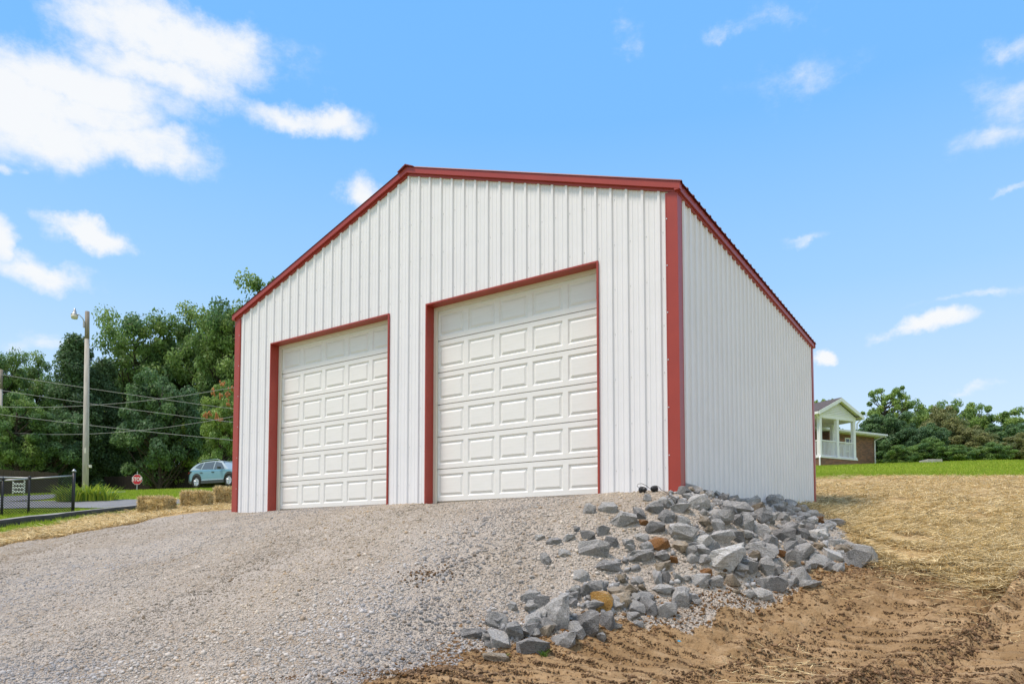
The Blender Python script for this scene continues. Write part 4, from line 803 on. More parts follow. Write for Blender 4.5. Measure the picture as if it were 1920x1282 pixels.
# ------------------------------------------------------------------ lilies under the pole, weeds by the rocks
def arching(name, P, n, hgt, spread, wd, tones, seed):
    r = np.random.default_rng(seed); vs = []; fs = []; cs = []
    for i in range(n):
        a = r.uniform(0, 6.283); L_ = hgt * r.uniform(.6, 1.1); s = spread * r.random() ** .6; b = np.array([math.cos(a) * s * .7, math.sin(a) * s * .7, 0]); out = np.array([math.cos(a), math.sin(a), 0]); sd = np.array([-math.sin(a), math.cos(a), 0]) * wd
        k = len(vs); rc = r.uniform(.35, 1.0)
        for j, f in enumerate((0, .4, .75, 1)):
            p = b + out * rc * L_ * f * f + np.array([0, 0, L_ * (f - .38 * rc * f * f)]); w = sd * (1 - f * .85)
            vs += [p - w, p + w]; cs += [tones[i % len(tones)] * r.uniform(.8, 1.2)] * 2
        for j in range(3): fs.append((k + 2 * j, k + 2 * j + 1, k + 2 * j + 3, k + 2 * j + 2))
    me = np_mesh(name, np.array(vs), np.array(fs), 'blade', col=np.array(cs)); o = link(name, me); o.location = P; return o
YG = np.array([(.36, .46, .05), (.46, .54, .06), (.22, .36, .045), (.18, .30, .045)])
g = hit(161, 941)[0]; lily = thing('lily_clump', 'clump of yellow green strappy lilies around the utility pole foot', 'plant', (g[0], g[1], hz(g[0], g[1])))
for k, off in enumerate((-.7, -.35, 0, .35, .68)):
    o = arching('leaf_tuft', tuple(RT * off + HF * random.uniform(-.2, .2)), 110, (.8 - .2 * abs(off)), .42, .026, YG, 40 + k); o.parent = lily
for (u, v, lb) in ((1020, 1236, 'small green weed beside the dark rounded boulder'), (948, 1240, 'tiny green weed by the flat tan rock')):
    p, d = hit(u, v); o = arching('weed', (p[0], p[1], hz(p[0], p[1])), 26, .09 if u > 1000 else .06, .05, .006, np.array([(.07, .17, .02), (.10, .20, .03)]), u); tag(o, lb, 'weed')
tufts = [((1275, 1107), .05), ((1405, 1190), .04)]

# ------------------------------------------------------------------ chain link fence
mat('fence_black', (.02, .02, .022), None, rough=.5); mat('wire_grey', (.055, .055, .06), None, rough=.5, metal=.3)
fence = thing('chain_link_fence', 'black chain link fence with round posts at the left edge', 'fence')
def post(u, vt, vb, d, r=.032, cap=True, name='post'):
    p = at(u, vb, d); z = hz(p[0], p[1]); top = at(u, vt, d)[2]
    o = MB().tube([(p[0], p[1], z - .3), (p[0], p[1], top)], r, 10).build(name, 'fence_black', fence, smooth=True)
    if cap: MB().lathe([(r * 1.25, 0), (r * 1.3, .03), (r * .8, .06), (.01, .085)], (p[0], p[1], top), 'z', 10).build('post_cap', 'galv' if r > .04 else 'fence_black', o, smooth=True)
    return np.array([p[0], p[1], z, top])
E0 = post(136.5, 884, 960, 20.6, .045); E1 = post(53, 897, 963, 19.7); E2 = post(3, 899, 965, 19.2); E3 = post(-90, 900, 975, 18.4)
def run(a, b, top_a, top_b):
    a3, b3 = np.array([a[0], a[1], top_a]), np.array([b[0], b[1], top_b]); MB().tube([a3, b3], .024, 8).build('top_rail', 'galv', fence, smooth=True)
    Ln = np.linalg.norm((b3 - a3)[:2]); hgt = 1.05; mb = MB(); step = .07; ex = (b3 - a3) / Ln; ez = np.array([0, 0, 1.]); r_ = .008
    def seg(p, q):
        t = q - p; t /= np.linalg.norm(t); s1 = np.cross(t, np.cross(ex, ez)); s1 /= np.linalg.norm(s1); s2 = np.cross(t, s1); n = len(mb.v)
        for c in (p, q): mb.v.extend([tuple(c + s1 * r_), tuple(c - s1 * r_ * .5 + s2 * r_ * .87), tuple(c - s1 * r_ * .5 - s2 * r_ * .87)])
        mb.f.extend([(n, n + 1, n + 4, n + 3), (n + 1, n + 2, n + 5, n + 4), (n + 2, n, n + 3, n + 5)])
    for s0 in np.arange(-hgt, Ln, step):
        for sg in (1, -1):
            x0, x1 = s0, s0 + hgt; lo = max(0, x0); hi = min(Ln, x1)
            if hi - lo < .02: continue
            za, zb = (lo - x0), (hi - x0)
            if sg < 0: za, zb = hgt - za, hgt - zb
            P = lambda s, z: a3 + ex * s + ez * (z - hgt)
            seg(P(lo, za), P(hi, zb))
    o = mb.build('mesh_wire', 'fence_black', fence, fix=False); o['kind'] = 'stuff'
run(E0, E1, E0[3] - .11, E1[3] - .0); run(E1, E2, E1[3] - .0, E2[3] - .02); run(E2, E3, E2[3] - .02, E3[3])
G0 = post(-60, 892, 945, 25, .028)
MB().tube([(G0[0], G0[1], G0[3]), (E1[0], E1[1], E1[3] + .02)], .02, 8).build('back_rail', 'galv', fence, smooth=True)

# ------------------------------------------------------------------ board fence and shed beyond the lawn
mat('old_board', (.035, .026, .022), (.022, .017, .015), 5, .9, .4, 30, stretch=(4, 4, .4)); mat('brown_board', (.10, .072, .058), (.075, .055, .045), 5, .9, .4, 30, stretch=(4, 4, .4))
mat('grey_shingle', (.22, .21, .20), (.16, .155, .15), 9, .9, .4, 40); mat('white_paint', (.80, .80, .82), (.75, .75, .77), 3, .6)
def board_fence(pa, pb, h, m, label, bw=.19):
    a, b = np.array(pa), np.array(pb); Ln = np.linalg.norm(b - a); e = (b - a) / Ln; ang = math.atan2(e[1], e[0]); t = thing('board_fence', label, 'fence', (a[0], a[1], 0), ang)
    n = int(Ln / (bw + .012)); me = MB().box((0, -.012, -.25), (bw, .012, h)).mesh('board', m)
    for i in range(n):
        s = i * (bw + .012); p = a + e * s; o = link('board', me, t); o.location = (s, random.uniform(-.006, .006), hz(p[0], p[1]) + random.uniform(-.03, .03)); o.rotation_euler[1] = random.uniform(-.008, .008)
    for s in np.arange(0, Ln, 2.44):
        p = a + e * s; MB().box((s - .045, .013, hz(*p) - .3), (s + .045, .10, hz(*p) + h - .05)).build('fence_post', m, t)
        s2 = min(Ln, s + 2.44); q = a + e * s2
        for f in (.25, .8):
            z0, z1 = hz(*p) + h * f, hz(*q) + h * f; MB().prism([(s, .013, z0), (s, .05, z0), (s, .05, z0 + .09), (s, .013, z0 + .09)], [(s2, .013, z1), (s2, .05, z1), (s2, .05, z1 + .09), (s2, .013, z1 + .09)]).build('fence_rail', m, t)
board_fence(xy(196, 905, 52), xy(470, 905, 50), 1.75, 'old_board', 'dark weathered board fence behind the stop sign and car')
board_fence(xy(-60, 905, 40), xy(112, 905, 47), 1.7, 'brown_board', 'brown board fence seen through the chain link fence')
s0 = at(188, 905, 60); shed = thing('shed', 'low shed with grey roof peeking over the board fence', 'shed', (s0[0], s0[1], hz(*s0[:2])), YAW)
MB().box((-1.6, -1.2, -.3), (1.6, 1.2, 1.7)).build('wall', 'brown_board', shed)
zt_ = at(188, 899, 60)[2] - hz(*s0[:2])
MB().prism([(-1.9, -1.5, 1.7), (0, -1.5, zt_), (1.9, -1.5, 1.7), (1.9, -1.5, 1.62), (0, -1.5, zt_ - .1), (-1.9, -1.5, 1.62)], [(-1.9, 1.5, 1.7), (0, 1.5, zt_), (1.9, 1.5, 1.7), (1.9, 1.5, 1.62), (0, 1.5, zt_ - .1), (-1.9, 1.5, 1.62)]).build('roof', 'grey_shingle', shed)
MB().box((-.4, -1.23, -.2), (.4, -1.2, 1.55)).build('door', 'old_board', shed)
g0 = at(34, 925, 37.5); gate = thing('white_gate', 'small white slatted gate behind the chain link fence', 'gate', (g0[0], g0[1], hz(*g0[:2])), YAW + .3)
for k in range(3): MB().box((-.26, -.02, .12 + k * .2), (.26, .02, .24 + k * .2)).build('slat', 'white_paint', gate)
for x in (-.26, .26): MB().box((x - .03, .021, -.1), (x + .03, .07, .8)).build('post', 'white_paint', gate)

# ------------------------------------------------------------------ stop sign
mat('sign_red', (.52, .018, .03), None, rough=.35); mat('sign_white', (.82, .82, .82), None, rough=.35)
sp = at(257, 898.5, 48); gz = hz(*sp[:2]); sg = thing('stop_sign', 'red octagonal stop sign on a steel post beyond the lawn', 'sign', (sp[0], sp[1], gz), YAW); hc = sp[2] - gz
oct_ = lambda r, y: [(r / math.cos(math.pi / 8) * math.cos(math.pi / 8 + k * math.pi / 4), y, hc + r / math.cos(math.pi / 8) * math.sin(math.pi / 8 + k * math.pi / 4)) for k in range(8)]
Rs = .345
MB().prism(oct_(Rs, 0), oct_(Rs, .004)).build('sign_border', 'sign_white', sg); fc_ = MB().prism(oct_(Rs * .94, -.004), oct_(Rs * .94, -.001)).build('sign_face', 'sign_red', sg)
cu = bpy.data.curves.new('txt', 'FONT'); cu.body = 'STOP'; cu.align_x = 'CENTER'; cu.align_y = 'CENTER'; cu.size = .34; cu.extrude = .0015; cu.offset = .008
to = bpy.data.objects.new('txt', cu); COL.objects.link(to); bpy.context.view_layer.update()
me = bpy.data.meshes.new_from_object(to.evaluated_get(bpy.context.evaluated_depsgraph_get())); bpy.data.objects.remove(to); me.materials.clear(); me.materials.append(MATS['sign_white'])
o = link('lettering', me, fc_); o.rotation_euler = (R_(90), 0, 0); o.location = (0, -.0065, hc + .005); o.scale = (.82, 1.08, 1)
MB().box((-.03, .005, -.4), (.03, .04, hc + .55)).build('post', 'galv', sg)

# ------------------------------------------------------------------ hay bales
mat('bale', (.78, .59, .28), (.60, .44, .19), 14, .9, .9, 50, stretch=(1, 3, 3), bdist=.03); mat('twine', (.30, .13, .06), None, rough=.8)
def bale(u, vb, d, L_, h, w, rz, label):
    p, d = hit(u, vb); p = p + HF * w / 2; z = hz(p[0], p[1]); L_, h, w = L_ * d / 18.5, h * d / 18.5, w * d / 18.5; t = thing('straw_bale', label, 'straw bale', (p[0], p[1], z), rz, 'straw bales by the garage corner')
    bm = bmesh.new(); bmesh.ops.create_cube(bm, size=1); bmesh.ops.bevel(bm, geom=bm.edges[:], offset=.13, segments=3, affect='EDGES'); bmesh.ops.subdivide_edges(bm, edges=bm.edges[:], cuts=3, use_grid_fill=True)
    for v in bm.verts:
        q = v.co; n = vnoise(np.array([q.x * 3 + u]), np.array([q.y * 2 + q.z * 3]), 2.2)[0]; v.co = Vector((q.x * L_, q.y * w, (q.z + .5) * h)) + Vector((q.x * n * .25, q.y * n * .25, q.z * n * .16))
    me = bpy.data.meshes.new('bale_body'); bm.to_mesh(me); bm.free(); me.materials.append(MATS['bale']); link('bale_body', me, t)
    n = 5200; f = rng.integers(0, 5, n); a, b = rng.uniform(-.5, .5, n), rng.uniform(-.5, .5, n); P = np.zeros((n, 3)); k = .5
    for i, (ax, sgn) in enumerate((('z', 1), ('x', 1), ('x', -1), ('y', 1), ('y', -1))):
        s = f == i
        if ax == 'z': P[s] = np.c_[a[s] * L_, b[s] * w, np.full(s.sum(), h)]
        elif ax == 'x': P[s] = np.c_[np.full(s.sum(), sgn * L_ / 2), a[s] * w, (b[s] + .5) * h]
        else: P[s] = np.c_[a[s] * L_, np.full(s.sum(), sgn * w / 2), (b[s] + .5) * h]
    dv = rng.normal(size=(n, 3)); dv[:, 0] *= .7; dv /= np.linalg.norm(dv, axis=1)[:, None]; ln = rng.uniform(.05, .2, n)[:, None]; sd = np.cross(dv, rng.normal(size=(n, 3))); sd /= np.linalg.norm(sd, axis=1)[:, None]
    v = np.stack([P - dv * ln / 2 - sd * .004, P - dv * ln / 2 + sd * .004, P + dv * ln / 2 + sd * .004, P + dv * ln / 2 - sd * .004], 1); v[..., 2] = np.maximum(v[..., 2], 0)
    o = link('loose_straw', np_mesh('loose_straw', v.reshape(-1, 3), np.arange(n * 4).reshape(n, 4), 'strand', col=np.repeat(straw_cols(n), 4, 0)), t); o['kind'] = 'stuff'
    for x in (-L_ * .22, L_ * .22):
        e = .006; MB().tube([(x, -w / 2 - e, 0), (x, -w / 2 - e, h * .97), (x, -w / 2 * .9, h + e), (x, w / 2 * .9, h + e), (x, w / 2 + e, h * .97), (x, w / 2 + e, 0)], .005, 4).build('twine', 'twine', t)
bale(286, 963, 18.4, .78, .40, .42, YAW - .10, 'straw bale standing alone nearest the kerb, leftmost of the row')
bale(362, 951, 19.6, .66, .38, .42, YAW + .12, 'middle straw bale in the row beside the garage')
bale(428, 945, 20.6, .8, .40, .42, YAW + .5, 'straw bale touching the red garage corner, rightmost of the row')

# ------------------------------------------------------------------ floodlights and cable on the gravel
mat('black_plastic', (.02, .02, .022), (.03, .03, .033), 20, .4); mat('lamp_rim', (.16, .165, .17), None, rough=.35, metal=.5); mat('clear_lens', (.45, .47, .48), None, rough=.1, spec=.6)
def flood(u, v, d, rz, label):
    p, dd = hit(u, v + 6); p = at(u, v + 5, 8.93); z = hz(p[0], p[1]); t = thing('floodlight', label, 'floodlight', (p[0], p[1], z + .038), rz, 'floodlights lying on the gravel'); t.scale = (.78, .78, .78)
    MB().lathe([(.02, -.075), (.034, -.06), (.038, -.02), (.05, .0), (.056, .03)], (0, 0, .0), 'y', 18).build('housing', 'black_plastic', t, smooth=True)
    MB().lathe([(.057, .028), (.058, .045), (.050, .047), (.050, .028)], (0, 0, 0), 'y', 18).build('rim', 'lamp_rim', t); MB().lathe([(.050, .038), (.02, .040)], (0, 0, 0), 'y', 18).build('lens', 'clear_lens', t)
    for k in range(4): MB().lathe([(.043 + .002 * k, -.028 + .012 * k), (.047 + .002 * k, -.026 + .012 * k), (.043 + .002 * k, -.022 + .012 * k)], (0, 0, 0), 'y', 14).build('cooling_fin', 'black_plastic', t)
    return p, z
fa = flood(1205.5, 914, 8.9, YAW + .5, 'left black floodlight lying on gravel near the red corner post'); fb_ = flood(1226, 914, 8.9, YAW - .7, 'right black floodlight lying on gravel near the red corner post')
cp = [at(1198, 914, 8.92), at(1194.5, 911, 8.92), at(1196, 907, 8.92), at(1203, 906, 8.92), at(1211, 909.5, 8.92), at(1218, 915, 8.92)]
tag(MB().tube(cp, .0035, 6).build('cable', 'black_plastic', smooth=True), 'looped black lead joining the two floodlights', 'cable')
cp = [at(1230, 910, 8.92), at(1235, 912, 8.92), at(1240, 918, 8.8)] + [np.array(hit(u, v)[0]) + np.array([0, 0, .03]) for u, v in ((1247, 926), (1258, 934), (1270, 940), (1283, 947), (1294, 953))]
tag(MB().tube(cp, .0035, 6).build('cable', 'black_plastic', smooth=True), 'thin dark cable trailing from the floodlights over the gravel', 'cable')
mat('blue_plastic', (.10, .42, .58), None, rough=.25)
p, d = hit(1273, 1215); mb = MB(); r2 = random.Random(3)
for k in range(5): a = r2.uniform(0, 6.28); c = np.array([r2.uniform(-.015, .015), r2.uniform(-.015, .015), .012]); mb.poly([c + .018 * np.array([math.cos(a), math.sin(a), r2.uniform(-.3, .7)]), c + .018 * np.array([math.cos(a + 2), math.sin(a + 2), r2.uniform(-.3, .7)]), c + .018 * np.array([math.cos(a + 4), math.sin(a + 4), r2.uniform(-.3, .9)])])
o = mb.build('plastic_scrap', 'blue_plastic'); o.location = (p[0], p[1], hz(p[0], p[1]) + .015); tag(o, 'crumpled scrap of light blue plastic on the bare dirt', 'litter')
p = at(1745, 868, 39); cpad = thing('concrete_pad', 'flat grey concrete lid lying on the hillside lawn', 'concrete pad', (p[0], p[1], hz(*p[:2])), YAW)
MB().box((-.42, -.4, -.1), (.42, .4, .14)).build('slab', 'concrete', cpad, bevel=.02); MB().box((-.2, -.2, .141), (.2, .2, .165)).build('lid', 'concrete', cpad, bevel=.008)

# ------------------------------------------------------------------ brick house with porch
def brick_mat():
    m = bpy.data.materials.new('brick'); m.use_nodes = True; N = m.node_tree.nodes; L = m.node_tree.links; b = N['Principled BSDF']; b.inputs['Roughness'].default_value = .9
    tc = N.new('ShaderNodeTexCoord'); sp_ = N.new('ShaderNodeSeparateXYZ'); L.new(tc.outputs['Object'], sp_.inputs[0]); ad = N.new('ShaderNodeMath'); L.new(sp_.outputs[0], ad.inputs[0]); L.new(sp_.outputs[1], ad.inputs[1]); cb = N.new('ShaderNodeCombineXYZ'); L.new(ad.outputs[0], cb.inputs[0]); L.new(sp_.outputs[2], cb.inputs[1])
    bt = N.new('ShaderNodeTexBrick'); bt.inputs['Scale'].default_value = 1; bt.inputs['Brick Width'].default_value = .21; bt.inputs['Row Height'].default_value = .075; bt.inputs['Mortar Size'].default_value = .008; bt.inputs['Bias'].default_value = 0
    bt.inputs['Color1'].default_value = (.30, .12, .06, 1); bt.inputs['Color2'].default_value = (.12, .05, .035, 1); bt.inputs['Mortar'].default_value = (.30, .25, .2, 1); L.new(cb.outputs[0], bt.inputs[0]); L.new(bt.outputs['Color'], b.inputs['Base Color'])
    bp = N.new('ShaderNodeBump'); bp.inputs['Strength'].default_value = .6; bp.inputs['Distance'].default_value = .01; bp.invert = True; L.new(bt.outputs['Fac'], bp.inputs['Height']); L.new(bp.outputs[0], b.inputs['Normal']); MATS['brick'] = m
brick_mat(); mat('shingle', (.12, .10, .095), (.085, .07, .066), 6, .95, .5, 40, stretch=(1, 1, 3)); mat('soffit', (.62, .58, .48), None, rough=.7); mat('window_glass', (.05, .06, .07), None, rough=.08, spec=.6); mat('cream', (.76, .75, .70), None, rough=.6)
ho = at(1537.5, 856, 42.5); HA = YAW + R_(27.3); gh = hz(*ho[:2])
house = thing('brick_house', 'brick house with a white gabled porch on the hill right of the garage', 'house', (ho[0], ho[1], ho[2]), HA)
PW, PD, PHt = 3.05, 3.0, 2.36          # porch width, depth, clear height; local x along the front, y inward
gz_ = gh - ho[2] - .6
MB().box((-.12, -.12, gz_), (PW + .12, PD, -.06)).build('porch_base', 'brick', house)
MB().box((-.17, -.17, -.06), (PW + .17, PD, .02)).build('porch_floor', 'white_paint', house)
pm = MB().box((-.10, -.10, .02), (.10, .10, PHt)).mesh('porch_post', 'white_paint'); 
for (x, y) in ((0, 0), (PW / 2, 0), (PW, 0), (0, PD * .5), (PW, PD * .5)): o = link('porch_post', pm, house); o.location = (x, y, 0); MB().box((-.14, -.14, .021), (.14, .14, .12)).build('post_base', 'white_paint', o)
bal = MB().box((-.017, -.017, .12), (.017, .017, .98)).mesh('baluster', 'white_paint')
def railing(p, q):
    p, q = np.array(p, float), np.array(q, float); Ln = np.linalg.norm(q - p); e = (q - p) / Ln; r = bpy.data.objects.new('railing', MB().box((0, -.045, .98), (Ln, .045, 1.04)).mesh('railing', 'white_paint')); COL.objects.link(r); r.parent = house; r.location = (p[0], p[1], 0); r.rotation_euler = (0, 0, math.atan2(e[1], e[0]))
    MB().box((0, -.03, .06), (Ln, .03, .119)).build('bottom_rail', 'white_paint', r)
    for s in np.arange(.09, Ln - .04, .112): o = link('baluster', bal, r); o.location = (s, 0, 0)
railing((.10, 0), (PW / 2 - .10, 0)); railing((PW / 2 + .10, 0), (PW - .10, 0)); railing((0, .1), (0, PD * .5 - .1)); railing((PW, .1), (PW, PD * .5 - .1)); railing((0, PD * .5 + .1), (0, PD))
MB().box((-.12, -.12, PHt), (PW + .12, .12, PHt + .24)).box((-.12, .12, PHt), (.12, PD, PHt + .24)).box((PW - .12, .12, PHt), (PW + .12, PD, PHt + .24)).build('porch_beam', 'white_paint', house)
MB().box((.121, .121, PHt + .12), (PW - .121, PD, PHt + .16)).build('porch_ceiling', 'soffit', house)
OVx, OVy, zE, rise = .45, .40, PHt + .24, .95; xm_ = PW / 2; half = PW / 2 + OVx
for k in range(9):                      # lapped siding in the gable
    z0 = zE + k * .105; z1 = z0 + .108; f0 = 1 - (z0 - zE) / (rise - .12); f1 = max(0.0, 1 - (z1 - zE) / (rise - .12))
    if f0 <= .02: break
    w0, w1 = (PW / 2 + .12) * f0, (PW / 2 + .12) * f1; MB().prism([(xm_ - w0, -.145, z0), (xm_ + w0, -.145, z0), (xm_ + w1, -.10, z1), (xm_ - w1, -.10, z1)], [(xm_ - w0, -.06, z0), (xm_ + w0, -.06, z0), (xm_ + w1, -.06, z1), (xm_ - w1, -.06, z1)]).build('siding_board', 'white_paint', house)
PB = PD + 3.4
for s in (-1, 1):
    q = lambda x, y, h: (xm_ + s * x, y, zE + rise * (1 - x / half) + h)
    MB().prism([q(0, -OVy, .06), q(half, -OVy, .06), q(half, -OVy, .13), q(0, -OVy, .13)], [q(0, PB, .06), q(half, PB, .06), q(half, PB, .13), q(0, PB, .13)]).build('porch_roof', 'shingle', house)
    MB().prism([q(0, -OVy - .03, -.12), q(half + .03, -OVy - .03, -.12), q(half + .03, -OVy - .03, .10), q(0, -OVy - .03, .10)], [q(0, -OVy + .0, -.12), q(half + .03, -OVy + .0, -.12), q(half + .03, -OVy + .0, .10), q(0, -OVy, .10)]).build('bargeboard', 'white_paint', house)
    MB().prism([q(.02, -OVy, -.02), q(half, -OVy, -.02), q(half, -OVy, .055), q(.02, -OVy, .055)], [q(.02, -.06, -.02), q(half, -.06, -.02), q(half, -.06, .055), q(.02, -.06, .055)]).build('soffit', 'cream', house)
    xe = xm_ + s * half; gutter = MB().box((min(xe, xe + s * .12), -OVy, zE - .10), (max(xe, xe + s * .12), PD, zE + .05)).build('gutter', 'white_paint', house)
    MB().box((min(xe, xm_ + s * (PW / 2 + .12)), -OVy, zE - .03), (max(xe, xm_ + s * (PW / 2 + .12)), PD, zE + .0)).build('eave_soffit', 'soffit', house)
    MB().tube([(xe + s * .02, -.2, zE - .1), (xm_ + s * (PW / 2 + .16), -.16, zE - .38), (xm_ + s * (PW / 2 + .16), -.16, zE - .7 if s > 0 else .05)] + ([] if s > 0 else [(-.30, -.22, -.1), (-.30, -.22, gz_)]), .045, 6).build('downspout', 'white_paint', house)
# main block behind the porch
MX0, MX1, MY0, MY1, MZ = -4, 9.27, PD, PD + 7, 2.32
MB().box((MX0, MY0 + .001, gz_ - .3), (MX1, MY1, MZ)).build('wall', 'brick', house)
MB().prism([(MX0 - .5, MY0 - .5, MZ + .10), (MX1 + .5, MY0 - .5, MZ + .10), (MX1 + .5, MY1 + .5, MZ + .10), (MX0 - .5, MY1 + .5, MZ + .10)], [(MX0 + 3, (MY0 + MY1) / 2 - .05, MZ + 1.0), (MX1 - 3.4, (MY0 + MY1) / 2 - .05, MZ + 1.0), (MX1 - 3.4, (MY0 + MY1) / 2 + .05, MZ + 1.0), (MX0 + 3, (MY0 + MY1) / 2 + .05, MZ + 1.0)]).build('roof', 'shingle', house)
MB().box((MX0 - .52, MY0 - .52, MZ - .06), (MX1 + .52, MY1 + .52, MZ + .095)).build('fascia', 'white_paint', house)
MB().box((MX0 - .6, MY0 - .62, MZ - .0), (MX1 + .6, MY0 - .53, MZ + .12)).build('gutter', 'white_paint', house)
MB().tube([(MX1 + .3, MY0 - .5, MZ - .02), (MX1 - .06, MY0 - .06, MZ - .3), (MX1 - .06, MY0 - .06, gz_)], .05, 6).build('downspout', 'white_paint', house)
for (x, zc, w_, h_) in ((6.6, 1.55, .85, .95), (2.2, 1.3, 1.3, 1.2)):
    wn = MB().box((x - w_ / 2, MY0 - .05, zc - h_ / 2), (x + w_ / 2, MY0, zc + h_ / 2)).build('window', 'cream', house)
    for sx in (-1, 1): MB().box((x + sx * w_ * .235 - w_ * .19, MY0 - .06, zc - h_ * .42), (x + sx * w_ * .235 + w_ * .19, MY0 - .051, zc + h_ * .42)).build('pane', 'window_glass', wn)
MB().box((4.0, MY0 - .5, gz_), (4.6, MY0, 2.2)).build('brick_pier', 'brick', house)
MB().box((4.4, MY0 + 1.0, 2.2), (5.3, MY0 + 1.6, 3.0)).build('chimney', 'brick', house)

# ------------------------------------------------------------------ parked car
mat('car_paint', (.15, .30, .33), (.145, .29, .32), 3, .28, metal=.35, coat=.8); mat('cladding', (.05, .055, .058), None, rough=.6); mat('car_glass', (.10, .115, .12), None, rough=.06, spec=.8); mat('chrome', (.62, .64, .66), None, rough=.2, metal=.9); mat('tyre', (.022, .022, .022), None, rough=.85); mat('rim', (.52, .53, .55), None, rough=.3, metal=.8); mat('tail_red', (.35, .02, .03), None, rough=.2); mat('roof_sheen', (.36, .43, .45), None, rough=.25, coat=.8)
cpz = at(421, 914, 41.5); cz = hz(*cpz[:2])
car = thing('parked_car', 'light teal blue crossover car parked on the grass behind the garage corner', 'car', (cpz[0], cpz[1], cz), YAW - R_(26))
XR, XF = -1.30, 1.33
def zlow(x):
    z = .30 + (.10 if x < -1.95 or x > 1.95 else 0)
    for xw in (XR, XF):
        dx = abs(x - xw)
        if dx < .41: z = max(z, .34 + math.sqrt(.41 ** 2 - dx ** 2))
    return z
def belt(x): return float(np.interp(x, [-2.18, -2.0, -1.6, 0, .95, 1.3, 1.9, 2.18], [.98, 1.06, 1.07, 1.03, 1.00, .97, .88, .72]))
def roofz(x): return float(np.interp(x, [-2.06, -1.85, -1.55, -1.1, -.4, .25, .55, .95, 1.12], [1.08, 1.30, 1.49, 1.57, 1.60, 1.57, 1.44, 1.12, 1.0]))
def halfw(x): return float(np.interp(x, [-2.18, -2.08, -1.8, -1, 0, 1.2, 1.8, 2.05, 2.18], [.66, .80, .87, .895, .90, .895, .86, .78, .62]))
stn = sorted(set(np.round(np.concatenate([np.linspace(-2.18, 2.18, 30), np.linspace(XR - .41, XR + .41, 13), np.linspace(XF - .41, XF + .41, 13)]), 3)))
def side_pts(x):
    zl, zb, hw = zlow(x), belt(x), halfw(x); zs = [zl, zl + (zb - zl) * .35, zl + (zb - zl) * .68, zl + (zb - zl) * .9, zb]; ysx = [hw * .985, hw * 1.0, hw * .985, hw * .965, hw * .92]; return list(zip(ysx, zs))
mb = MB(); prev = None
for x in stn:
    pl = side_pts(x); loop = [(x, -y, z) for y, z in pl] + [(x, y, z) for y, z in reversed(pl)]
    k = len(mb.v); mb.v += loop
    if prev is not None:
        for j in range(len(loop) - 1): mb.f.append((prev + j, prev + j + 1, k + j + 1, k + j))
    prev = k
n_ = len(loop); mb.f.append(tuple(range(n_))); mb.f.append(tuple(prev + j for j in reversed(range(n_))))
mb.build('body', 'car_paint', car, smooth=True)
gx = np.linspace(-2.05, 1.12, 22); mb = MB(); prev = None
def gh_y(x, z): t = (z - belt(x)) / max(.05, roofz(x) - belt(x)); return halfw(x) * .92 - (.05 + .20 * np.clip(t, 0, 1) ** 1.3) * min(1, (roofz(x) - belt(x)) / .5)
for x in gx:
    zb, zr_ = belt(x) - .01, max(roofz(x), belt(x)); loop = []
    for t_ in (0, .35, .7, .92): z = zb + (zr_ - zb) * t_; loop.append((x, -gh_y(x, z), z))
    yt = gh_y(x, zr_); loop += [(x, -yt * .8, zr_ + .0), (x, 0, zr_ + .025), (x, yt * .8, zr_)]
    for t_ in (.92, .7, .35, 0): z = zb + (zr_ - zb) * t_; loop.append((x, gh_y(x, z), z))
    k = len(mb.v); mb.v += loop
    if prev is not None:
        for j in range(len(loop) - 1): mb.f.append((prev + j, prev + j + 1, k + j + 1, k + j))
    prev = k
mb.build('cabin', 'roof_sheen', car, smooth=True)  # cabin paler than the body: the sky's reflection put into its colour
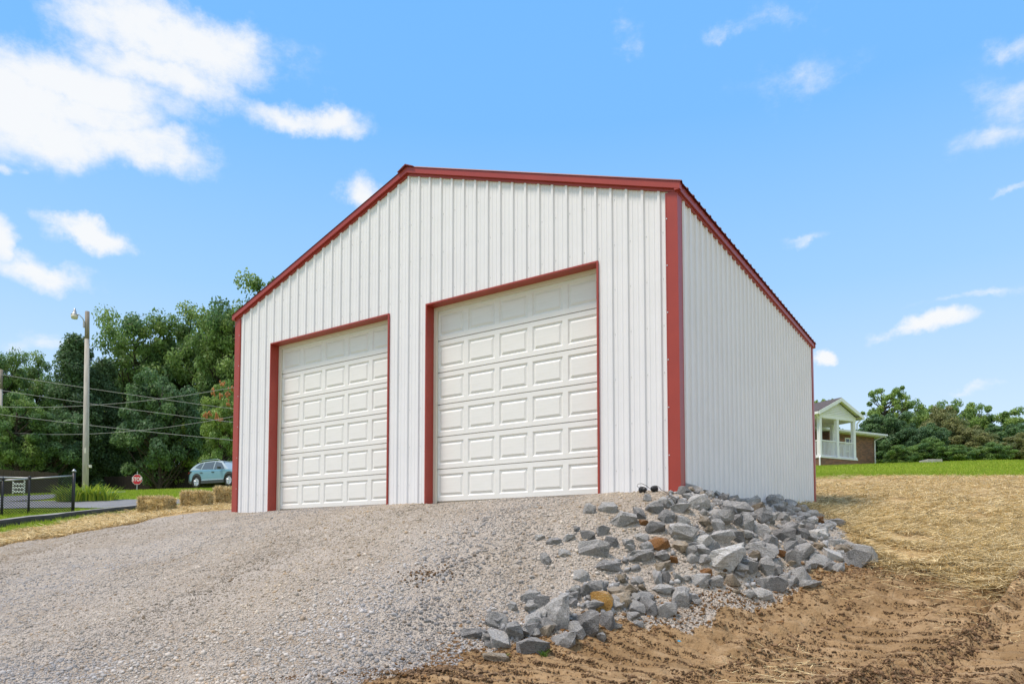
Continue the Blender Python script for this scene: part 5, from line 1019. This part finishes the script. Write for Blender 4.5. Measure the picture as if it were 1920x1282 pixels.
for s in (-1, 1):
    for nm, poly in (('side_window', [(-.02, 1.06), (.88, 1.03), (.46, 1.41), (.12, 1.49), (-.02, 1.50)]), ('side_window', [(-1.02, 1.10), (-.09, 1.07), (-.09, 1.51), (-.92, 1.49)]), ('quarter_window', [(-1.62, 1.22), (-1.10, 1.11), (-1.0, 1.48), (-1.32, 1.44)])):
        MB().poly([(x, s * (gh_y(x, z) + .012), z) for x, z in poly]).build(nm, 'car_glass', car)
    mb = MB(); seq = [x for x in stn if -2.1 < x < 2.1]
    for i in range(len(seq) - 1):
        q = []
        for x in (seq[i], seq[i + 1]): zl = zlow(x); q += [(x, s * (halfw(x) + .012), zl - .03), (x, s * (halfw(x) + .016), zl + .10)]
        mb.poly([q[0], q[2], q[3], q[1]]); mb.poly([(q[0][0], s * (abs(q[0][1]) - .2), q[0][2]), (q[2][0], s * (abs(q[2][1]) - .2), q[2][2]), q[2], q[0]])
    mb.build('wheel_arch_cladding', 'cladding', car, fix=False)
    MB().box((-.9, s * .905 - .02, .235), (.95, s * .905 + .02, .37)).build('sill', 'cladding', car)
    MB().box((-.85, s * .912 - .006, .43), (.9, s * .912 + .006, .455)).build('side_strip', 'chrome', car)
    for x in (-.92, .02): MB().box((x - .09, s * .905 - .02, .86), (x + .09, s * .905 + .012, .895)).build('door_handle', 'cladding', car)
    MB().prism([(.55, s * .93, 1.03), (.72, s * .93, 1.04), (.72, s * .93, 1.15), (.58, s * .93, 1.17)], [(.58, s * 1.10, 1.04), (.70, s * 1.10, 1.05), (.70, s * 1.10, 1.13), (.60, s * 1.10, 1.15)]).build('wing_mirror', 'cladding', car)
    MB().tube([(-1.45, s * .60, 1.54), (-1.2, s * .60, 1.62), (.0, s * .60, 1.65), (.28, s * .60, 1.58)], .02, 6).build('roof_rail', 'chrome', car)
    MB().prism([(-2.15, s * .45, .90), (-2.0, s * .86, .93), (-1.78, s * .885, 1.0), (-2.03, s * .5, 1.02)], [(-2.19, s * .45, .86), (-2.06, s * .86, .85), (-1.9, s * .885, .95), (-2.10, s * .5, .98)]).build('tail_light', 'tail_red', car)
    MB().prism([(2.06, s * .5, .72), (1.9, s * .84, .76), (1.72, s * .87, .84), (1.96, s * .55, .82)], [(2.19, s * .5, .70), (2.0, s * .85, .74), (1.82, s * .88, .82), (2.10, s * .55, .80)]).build('headlight', 'clear_lens', car)
    for xw in (XR, XF):
        wh = bpy.data.objects.new('wheel', MB().lathe([(.20, -.03), (.225, -.11), (.325, -.11), (.345, -.07), (.345, .07), (.325, .11), (.225, .11), (.20, .03)], (0, 0, 0), 'y', 24).mesh('wheel', 'tyre')); COL.objects.link(wh); wh.parent = car; wh.location = (xw, s * .80, .345)
        mb = MB().lathe([(.225, -.09), (.245, -.09), (.245, .10), (.225, .105)], (0, 0, 0), 'y', 24)
        for k in range(5):
            a = k * 2 * math.pi / 5 + .3; dx, dz = math.cos(a), math.sin(a); px_, pz_ = -dz, dx; y0, y1 = s * .085, s * .108
            mb.prism([(dx * .03 + px_ * .045, y0, dz * .03 + pz_ * .045), (dx * .235 + px_ * .07, y0, dz * .235 + pz_ * .07), (dx * .235 - px_ * .07, y0, dz * .235 - pz_ * .07), (dx * .03 - px_ * .045, y0, dz * .03 - pz_ * .045)], [(dx * .03 + px_ * .03, y1, dz * .03 + pz_ * .03), (dx * .235 + px_ * .05, y1, dz * .235 + pz_ * .05), (dx * .235 - px_ * .05, y1, dz * .235 - pz_ * .05), (dx * .03 - px_ * .03, y1, dz * .03 - pz_ * .03)])
        mb.build('rim', 'rim', wh); MB().lathe([(.22, s * .05), (.01, s * .055)], (0, 0, 0), 'y', 20).build('brake_disc', 'black_metal', wh)
MB().poly([(1.06, -.66, 1.03), (1.06, .66, 1.03), (.42, .53, 1.53), (.42, -.53, 1.53)]).build('windscreen', 'car_glass', car)
MB().poly([(-2.02, -.62, 1.14), (-2.02, .62, 1.14), (-1.66, .52, 1.46), (-1.66, -.52, 1.46)]).build('rear_window', 'car_glass', car)
MB().box((-2.22, -.70, .33), (-2.0, .70, .56)).build('rear_bumper', 'cladding', car, bevel=.03); MB().box((2.0, -.66, .33), (2.22, .66, .5)).build('front_bumper', 'cladding', car, bevel=.03)
MB().box((-1.7, -.6, .22), (1.75, .6, .34)).build('underbody', 'cladding', car)
